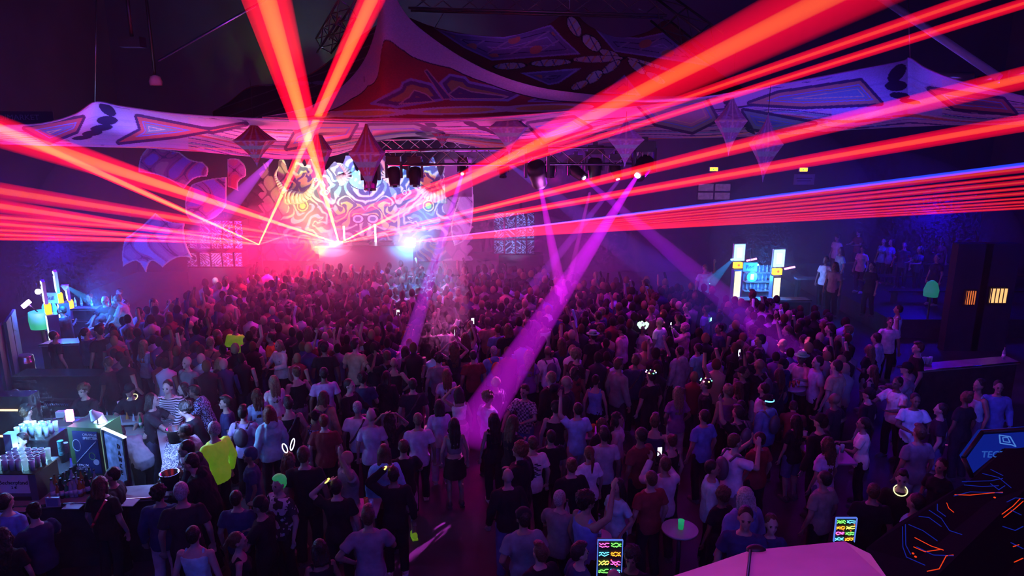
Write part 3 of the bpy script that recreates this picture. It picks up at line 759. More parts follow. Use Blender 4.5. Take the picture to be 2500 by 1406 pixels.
# ---------- stage, backdrop and side dressing ----------
stage_m = principled('stage_deck', (.06, .055, .07), .5, noise_amt=.3)
YS = 25.0
o = MB().box((-4.6, YS + 1.6, .65), (11.5, 4.6, 1.3)).build('stage_platform', stage_m); tag(o, 'low black stage platform below the painted backdrop', 'stage')
def swirls(X, Y, cs, k):
    W = np.full(X.shape, 1e9); R_ = np.zeros(X.shape); A = np.zeros(X.shape); S = np.ones(X.shape)
    for n_, (cx, cy, w, s) in enumerate(cs):
        r = np.hypot(X - cx, Y - cy); t = r / w; m = t < W
        W = np.where(m, t, W); R_ = np.where(m, r, R_); A = np.where(m, np.arctan2(Y - cy, (X - cx) * 1.0), A); S = np.where(m, s, S)
    return W, R_, A, S
def paint_back(X, Y, V, U):
    x = np.abs(X - 893); y = Y
    wx = x + 7 * np.sin(y / 13) + 4 * np.sin((x + y) / 9); wy = y + 7 * np.sin(x / 15) + 3 * np.sin((x - y) / 8)
    cs = [(153, 502, 1, 1), (0, 440, 1.6, -1), (95, 465, .9, -1), (60, 500, .7, 1), (110, 545, 1, -1), (18, 545, .8, 1), (190, 440, 1, 1), (150, 425, .8, -1), (215, 520, 1.1, -1), (60, 590, 1.1, 1), (170, 590, 1.2, 1), (70, 420, .7, 1)]
    W, r, a, s = swirls(wx, wy, cs, 0)
    ph = r / 3.1 + s * a * 3 + .7 * np.sin(a * 5 + r / 9)
    C = np.ones(X.shape + (3,)) * np.array((.10, .10, .22))
    l = np.sin(ph); C = mixc(C, l > .1, (.30, .42, .55)); C = mixc(C, l > .45, (.62, .85, .6)); C = mixc(C, l > .86, (.95, 1, .75))
    hue = np.sin(wx / 31) * np.sin(wy / 27 + 1); C = mixc(C, (l > .3) & (hue > .45), (.85, .8, .25)); C = mixc(C, (l > .3) & (hue < -.5), (.25, .6, .85))
    e = ((x - 0) / 40) ** 2 + ((y - 437) / 26) ** 2; C = mixc(C, e < 1.15, (.05, .08, .15)); C = mixc(C, e < 1, (.25, .75, .8)); C = mixc(C, (e < 1) & (np.sin(X / 3.2) * np.sin(Y / 3.5 + X / 8) > .5), (.6, .95, .7))
    e = np.hypot(x - 153, y - 502); C = mixc(C, e < 17, (.06, .1, .12)); C = mixc(C, (e < 14) & (e > 11), (.9, .95, .4)); C = mixc(C, e < 7.5, (.35, .95, .15))
    for ex, ey, w, h in ((18, 534, 13, 10), (95, 470, 6, 6), (60, 450, 4, 4), (120, 438, 5, 5)):
        e = ((x - ex) / w) ** 2 + ((y - ey) / h) ** 2; C = mixc(C, e < 1.5, (.05, .06, .14)); C = mixc(C, (e < 1), (.75, .9, .95)); C = mixc(C, e < .35, (.12, .2, .4))
    # dull scaly outer wings
    o_ = x > 200 + 12 * np.sin(y / 14); sc1 = np.abs(np.sin((x + y * .6) / 11) * np.sin((x - y) / 15)); C = mixc(C, o_, (.42, .25, .36)); C = mixc(C, o_ & (sc1 < .14), (.12, .05, .14))
    sm = (y > 575) ; C = mixc(C, sm, (.3, .25, .4), .4)
    return C
def keep_back(cx, cy):
    x = np.abs(cx - 893); lim = 262 - 22 * np.abs(((cy / 26.0) % 1) - .3) - np.clip((430 - cy), 0, 80) * .35
    topl = 398 + 26 * np.sin(x / 24.0) * np.sin(x / 9.0) + np.clip(x - 190, 0, 90) * .15
    return (x < lim) & (cy > topl - 6 * np.sin(x / 5.0)) & ~((np.abs(x - 225) < 12) & (cy < 430))
root = thing('stage_backdrop', 'ornate green and turquoise swirling cut-out backdrop with owl-like eyes, behind the stage', 'backdrop', at(893, 640, 27))
def reparent(o, root):
    o.parent = root; o.matrix_parent_inverse = Matrix.Translation(-Vector(root.location)); return o
reparent(cloth_grid('ornate_panel', [(625, 384, 27.2), (893, 380, 27), (1165, 384, 27.2)], [(625, 640, 27), (893, 640, 26.8), (1165, 640, 27)], 500, 240, paint_back, .12, .06, keep=keep_back), root)
def horn(pts, r0, lab):
    m = MB(); n = len(pts)
    P = smooth_curve(pts, 5)
    for i, (p, q) in enumerate(zip(P, P[1:])):
        k = i / (len(P) - 1); k2 = (i + 1) / (len(P) - 1); m.tube(at(*p), at(*q), r0 * (1 - k) + .01, r0 * (1 - k2) + .01, 8)
    o = m.build('painted_horn', principled('pale_green_paint', (.6, .8, .55), .6, noise_amt=.4, scale=6)); return reparent(o, root)
horn([(700, 480, 26.6), (740, 482, 26.5), (760, 460, 26.5), (765, 440, 26.5)], .3, ''); horn([(1090, 478, 26.6), (1050, 478, 26.5), (1030, 460, 26.5), (1024, 445, 26.5)], .3, '')
horn([(700, 475, 26.5), (685, 455, 26.4), (672, 430, 26.4), (680, 408, 26.4)], .14, ''); horn([(1085, 460, 26.5), (1100, 445, 26.4), (1112, 430, 26.4), (1110, 415, 26.4)], .14, '')
horn([(830, 440, 26.5), (850, 425, 26.4), (835, 405, 26.3), (822, 398, 26.3)], .22, ''); horn([(960, 440, 26.5), (940, 425, 26.4), (955, 405, 26.3), (965, 396, 26.3)], .22, '')

# dj desk, gear, tubes and strobes
root = thing('dj_desk', 'long pale lit dj desk with mixers on the stage', 'desk', at(900, 640, 25.2)); z0 = 1.3 - root.location.z
MB().box((0, 0, z0 + .45), (3.4, .8, .9)).build('desk_front', principled('desk_cloth', (.06, .05, .07), .8), root); MB().box((0, 0, z0 + .93), (3.6, .95, .06)).build('desk_top', darkmetal, root)
for x in (-1.0, -.2, .7): MB().box((x, 0, z0 + 1.0), (.6, .5, .09)).box((x, -.05, z0 + 1.055), (.4, .3, .03)).build('mixer', darkmetal, root)
for k, (px, y0, y1) in enumerate(((843, 552, 598), (918, 548, 582))):
    t, b = at(px, y0, 25.6), at(px, y1 + 25, 25.6); root = thing('light_tube', 'thin white light tube standing upright, %s' % ('beside the bright strobe' if k == 0 else 'behind the dj desk'), 'light tube', (b.x, b.y, b.z))
    MB().tube((0, 0, .35), (0, 0, t.z - b.z), .035).build('glowing_tube', emis('tube_glow', (.75, .8, 1), 6), root); MB().tube((0, 0, 0), (0, 0, .35), .02).box((0, 0, .01), (.3, .3, .02)).build('tube_stand', black, root)
    root.location.z = 1.3 if True else 0
    root.children[0].scale.z = (t.z - 1.3) / (t.z - b.z)
STROBE = []
for k, (px, py, lab) in enumerate(((815, 598, 'glaring white strobe at the dj desk, where the beams cross'), (1003, 590, 'glaring bluish strobe, source of the flat laser fan'))):
    p = at(px, py, 24.9); STROBE.append(p); root = thing('strobe_light', lab, 'stage light', (p.x, p.y, 1.3))
    h = p.z - 1.3
    MB().tube((0, 0, 0), (0, 0, h - .1), .03).box((0, 0, .02), (.4, .4, .04)).build('stand', black, root); MB().box((0, .08, h), (.34, .14, .22)).build('housing', black, root); MB().box((0, 0, h), (.28, .03, .17)).build('lamp_face', emis('strobe_glow', (1, .95, 1), 30), root)
S1, S2, S3 = at(632, 597, 24.8), at(828, 594, 24.8), at(1003, 590, 24.75)
for p, lab, bx in ((S1, 'small laser projector at the stage edge beside the speaker wall', 0), (S2, 'laser projector beside the glaring white strobe', .12)):
    root = thing('laser_projector', lab, 'laser', (p.x, p.y + .2, 0 if p is S1 else 1.3)); h = p.z - (0 if p is S1 else 1.3)
    MB().box((0, 0, h), (.26, .3, .16)).build('housing', black, root); MB().tube((0, 0, 0), (0, 0, h - .08), .03).box((0, 0, .02), (.4, .4, .04)).build('stand', black, root)
for k, (px, lab) in enumerate(((768, 'dark stage monitor near the strobe'), (1100, 'dark stage monitor at the empty desk end'))):
    p = at(px, 640, 24.6); root = thing('stage_monitor', lab, 'speaker', (p.x, 24.6, 1.3)); MB().prism([(-.3, -.25, 0), (-.3, .25, 0), (-.3, .25, .4), (-.3, -.1, .3)], (.6, 0, 0)).build('cabinet', black, root); MB().box((0, -.2, .16), (.5, .02, .2), rx=-.45).build('grille', darkmetal, root)

# printed speaker walls
def paint_panel(me, seed):
    n = len(me.vertices); co = np.empty(n * 3, 'f'); me.vertices.foreach_get('co', co); x, y, z = co.reshape(-1, 3).T
    r = np.random.default_rng(seed); a = r.uniform(0, 6, 6)
    f = np.sin(x * 16 + a[0] + 2 * np.sin(z * 9 + a[1])) * np.sin(z * 17 + a[2] + 2 * np.sin(x * 7 + a[3]))
    C = np.ones((n, 3)) * np.array((.05, .04, .09)); C = mixc(C, np.abs(f) < .16, (.4, .65, .8)); C = mixc(C, f > .72, (.25, .6, .75)); e = (np.abs(x) > .2) | (np.abs(z) > .2)
    C = mixc(C, e & (np.sin(x * 60 + z * 40) > -.2), (.3, .5, .7))
    ca = me.color_attributes.new('Col', 'FLOAT_COLOR', 'POINT'); ca.data.foreach_set('color', np.concatenate([C, np.ones((n, 1))], 1).astype('f').ravel())
def grid_panel(w, h, n=44):
    vs = [((i / n - .5) * w, 0, (j / n - .5) * h) for i in range(n + 1) for j in range(n + 1)]
    fs = [(i * (n + 1) + j, (i + 1) * (n + 1) + j, (i + 1) * (n + 1) + j + 1, i * (n + 1) + j + 1) for i in range(n) for j in range(n)]
    me = bpy.data.meshes.new('panel'); me.from_pydata(vs, [], fs); me.update(); return me
for side, (xs, ys, d) in enumerate((((468, 500, 528, 556, 582), (556, 590, 634), 23.5), ((1218, 1245, 1272, 1296), (536, 566, 603), 24.5))):
    for j, py in enumerate(ys):
        for i, px in enumerate(xs):
            if side == 0 and j == 0 and i == 0: continue
            p = at(px, py, d); s = .37 * (1.0 if i < len(xs) - 1 else .75)
            root = thing('speaker_cabinet', 'printed speaker cabinet, %s row and %s column of the %s speaker wall' % (('top', 'middle', 'bottom')[j], ('first', 'second', 'third', 'fourth', 'fifth')[i], ('wing-side', 'truss-end')[side]), 'speaker', p, 0, 'speaker cabinets of the two printed walls')
            MB().box((0, .32, 0), (s - .02, .6, .5)).build('cabinet', black, root)
            me = grid_panel(s - .04, .46); paint_panel(me, side * 50 + j * 9 + i); o = link('printed_cover', me, root, mat=paint_m); o.modifiers.new('t', 'SOLIDIFY').thickness = .02
    q = at(xs[len(xs) // 2], ys[-1], d); hh = at(xs[0], ys[-1], d).z - .28
    root = thing('speaker_riser', 'black riser carrying the %s speaker wall' % ('wing-side' if side == 0 else 'truss-end'), 'riser', (q.x, q.y + .3, 0)); MB().box((0, 0, hh / 2), (2.0 if side == 0 else 1.6, .7, hh)).build('riser_body', black, root)
    MB().box((0, .5, hh + .9), (.1, .1, 1.8)).build('rear_post', black, root)

# dragon-wing cut-outs beside the stage
def wing_panel(name, outline, d, label, seed, tones):
    xs = [p[0] for p in outline]; ys = [p[1] for p in outline]; x0, x1, y0, y1 = min(xs), max(xs), min(ys), max(ys)
    def paint(X, Y, V, U):
        C = np.ones(X.shape + (3,)) * np.array(tones[0]); f = np.sin(X / 14 + 2.2 * np.sin(Y / 23 + seed)) * np.sin(Y / 19 + 1.5 * np.sin(X / 27 + seed))
        C = mixc(C, f > .3, tones[1]); C = mixc(C, f < -.45, tones[2]); C = mixc(C, np.abs(f) < .05, (.08, .05, .12)); d_ = dpoly(X, Y, outline); C = mixc(C, d_ < 3, (.5, .65, .55)); return C
    keep = lambda cx, cy: inpoly(cx, cy, outline)
    n = int((x1 - x0) / 1.6); m = int((y1 - y0) / 1.6)
    o = cloth_grid(name, [(x0, y0, d), ((x0 + x1) / 2, y0, d), (x1, y0, d)], [(x0, y1, d), ((x0 + x1) / 2, y1, d), (x1, y1, d)], n, m, paint, .1, .04, keep=keep)
    return tag(o, label, 'decoration', 'wing shaped cut-outs around the stage')
def arc(a, b, bulge, n=6):
    (x1, y1), (x2, y2) = a, b; out = []
    for k in range(n):
        t = k / n; s = -math.sin(t * PI) * bulge; nx, ny = -(y2 - y1), x2 - x1; L = math.hypot(nx, ny); out.append((x1 + (x2 - x1) * t + nx / L * s, y1 + (y2 - y1) * t + ny / L * s))
    return out
wing_panel('wing_cutout', arc((308, 580), (302, 650), -5) + arc((302, 650), (357, 665), 22) + arc((357, 665), (398, 652), 24) + arc((398, 652), (470, 628), 12) + arc((470, 628), (450, 545), 8) + arc((450, 545), (380, 520), 8) + arc((380, 520), (308, 580), 4), 22.5, 'bat-wing cut-out with turquoise eye, lowest beside the stage', 1, ((.28, .22, .38), (.25, .55, .7), (.35, .4, .45)))
wing_panel('wing_cutout', arc((368, 355), (340, 420), -10) + arc((340, 420), (450, 460), 10) + arc((450, 460), (505, 430), 10) + arc((505, 430), (495, 395), -8) + arc((495, 395), (440, 372), 6) + arc((440, 372), (368, 355), 0), 23, 'violet wing cut-out hanging just under the low canopy', 2, ((.3, .1, .2), (.2, .14, .5), (.42, .3, .25)))
wing_panel('wing_cutout', arc((470, 450), (553, 432), 4) + arc((553, 432), (553, 500), 0) + arc((553, 500), (500, 540), 8) + arc((500, 540), (455, 520), 14) + arc((455, 520), (470, 450), 8), 23.2, 'blue and gold wing cut-out above the printed speaker wall', 3, ((.3, .2, .35), (.2, .25, .65), (.45, .35, .25)))
wing_panel('wing_cutout', arc((556, 388), (583, 388), 2) + arc((583, 388), (600, 430), 8) + arc((600, 430), (582, 465), -10) + arc((582, 465), (556, 455), 0) + arc((556, 455), (556, 388), 0), 23.6, 'narrow hooked wing cut-out near the backdrop edge', 4, ((.3, .2, .4), (.35, .45, .5), (.4, .2, .25)))
wing_panel('wing_cutout', arc((1135, 440), (1150, 430), 0) + arc((1150, 430), (1150, 560), 6) + arc((1150, 560), (1110, 600), 8) + arc((1110, 600), (1108, 520), 8) + arc((1108, 520), (1135, 440), 0), 26, 'dull grey wing cut-out at the far backdrop edge', 5, ((.3, .25, .4), (.4, .45, .55), (.2, .12, .25)))
root = thing('hanging_screen', 'square dark violet hanging screen beside the backdrop', 'screen', at(1120, 487, 24.8)); MB().box((0, 0, .75), (.95, .06, 1.3)).build('screen_surface', principled('screen_cloth', (.2, .05, .16), .7), root); MB().box((0, 0, 1.43), (1.05, .1, .06)).build('top_bar', black, root)

# ---------- wall fittings ----------
def exit_sign(px, py, d, label, w=.34, h=.15):
    p = at(px, py, d); root = thing('exit_sign', label, 'exit sign', p, 0, 'lit emergency exit signs')
    MB().box((0, .04, 0), (w + .04, .08, h + .04)).build('housing', white, root); MB().box((0, 0, 0), (w, .02, h)).build('lit_face', emis('exit_amber', (1, .55, .03), 3.2), root)
    g = MB().box((-.02, -.016, -.01), (.06, .01, .06)).box((-.03, -.016, .04), (.03, .01, .03)).box((.05, -.016, 0), (.07, .01, .025)); g.build('running_figure_symbol', emis('exit_green', (.05, .9, .1), 2.5), root)
exit_sign(1743, 413, 30.8, 'amber exit sign high on the rear wall, nearer the truss'); exit_sign(1962, 414, 30.8, 'amber exit sign above a pale wall notice'); exit_sign(2457, 697, 20, 'amber exit sign over the barred lit window', .42, .16)
p = at(1963, 438, 30.9); root = thing('wall_notice', 'faint pale notice on the rear wall under the exit sign', 'notice', p); MB().box((0, 0, 0), (.9, .04, .45)).build('notice_board', principled('pale_board', (.3, .3, .4), .8), root); MB().box((0, -.025, .05), (.7, .01, .05)).box((0, -.025, -.06), (.6, .01, .04)).build('print_lines', darkmetal, root)
p = at(1743, 468, 30.9)
root = thing('wall_window', 'dim four-pane window on the rear wall below the exit sign', 'window', p); MB().box((0, .02, 0), (1.5, .06, .8)).build('frame', black, root)
for sx in (-1, 1):
    for sz in (-1, 1): MB().box((sx * .37, -.03, sz * .19), (.66, .02, .3)).build('pane', principled('tan_blind', (.4, .3, .35), .6, emit=(.45, .25, .35), es=.12, noise_amt=.5, scale=7), root)
for px, py, d, w, h, lab, es in ((2438, 722, 19.5, .46, .42, 'small bright window with dark bars, under the side exit sign', 1.3), (2370, 727, 19.5, .26, .4, 'small red and amber lit window behind a diagonal rail', .8)):
    p = at(px, py, d); root = thing('lit_window', lab, 'window', p); MB().box((0, .05, 0), (w + .08, .06, h + .08)).build('frame', black, root)
    MB().box((0, 0, 0), (w, .02, h)).build('glowing_pane', emis('window_glow_%d' % px, (1, .5, .18) if px > 2400 else (1, .22, .05), es), root)
    MB().box((0, 0, 0), (.001, .001, .001)); m = MB()
    for k in range(5): m.box((-w / 2 + w * k / 4, -.03, 0), (.018, .02, h + .04))
    m.build('window_bars', black, root)
    root2 = thing('window_wall_block', 'dark partition holding the %s window' % ('barred' if px > 2400 else 'red lit'), 'partition', (p.x, d + .25, 0)); MB().box((0, 0, 1.6), (1.0, .3, 3.2)).build('partition_body', wall_m, root2)
# hanging house lamps and duct in the roof
for px, y0, y1, w, d, lab in ((325, 0, 116, 46, 12, 'rectangular work light hanging in the dark roof corner'), (380, 0, 200, 30, 14, 'round dome fitting hanging from a thin pole')):
    a, b = at(px, y0 - 60, d), at(px, y1, d); root = thing('hanging_lamp', lab, 'lamp', b)
    MB().tube((0, 0, .05), (0, 0, a.z - b.z), .03).build('pole', darkmetal, root)
    if w == 46: MB().box((0, 0, .08), (.34, .22, .16)).build('lamp_housing', darkmetal, root)
    else: MB().lathe((0, 0, -.07), [(.11, 0), (.12, .08), (.09, .17), (.03, .2)], 16).build('dome_shade', white, root)
a, b = at(1960, 60, 14), at(2320, 260, 13); m = MB().tube(at(2100, -40, 15), at(2440, 190, 12.5), .07); tag(m.build('roof_pipe', principled('blue_pipe', (.25, .28, .5), .4)), 'slanting blue-lit pipe under the roof', 'pipe')
root = thing('air_duct', 'ribbed silver air duct crossing under the roof', 'duct', at(2290, 188, 15)); a = root.location.copy()
for k, (u, w) in enumerate(((at(2290, 190, 15), at(2375, 192, 14.8)), (at(2385, 200, 14.8), at(2440, 190, 14.6)), (at(2465, 185, 14.6), at(2560, 170, 14.4)))): MB().tube(Vector(u) - a, Vector(w) - a, .11, n=14).build('duct_section', principled('duct_metal', (.5, .5, .65), .3, .7), root)
root = thing('wall_sign', 'dim lettered banner on the side wall beside the lilac canopy peak', 'banner', at(45, 287, 16.5), R(18)); MB().box((0, .03, 0), (1.4, .04, .28)).build('banner_board', principled('dark_blue_board', (.03, .04, .12), .7), root)
text_mesh('lettering', 'MEDIMARKET', .17, principled('faded_lettering', (.2, .22, .45), .6), root, (-.1, 0, 0))
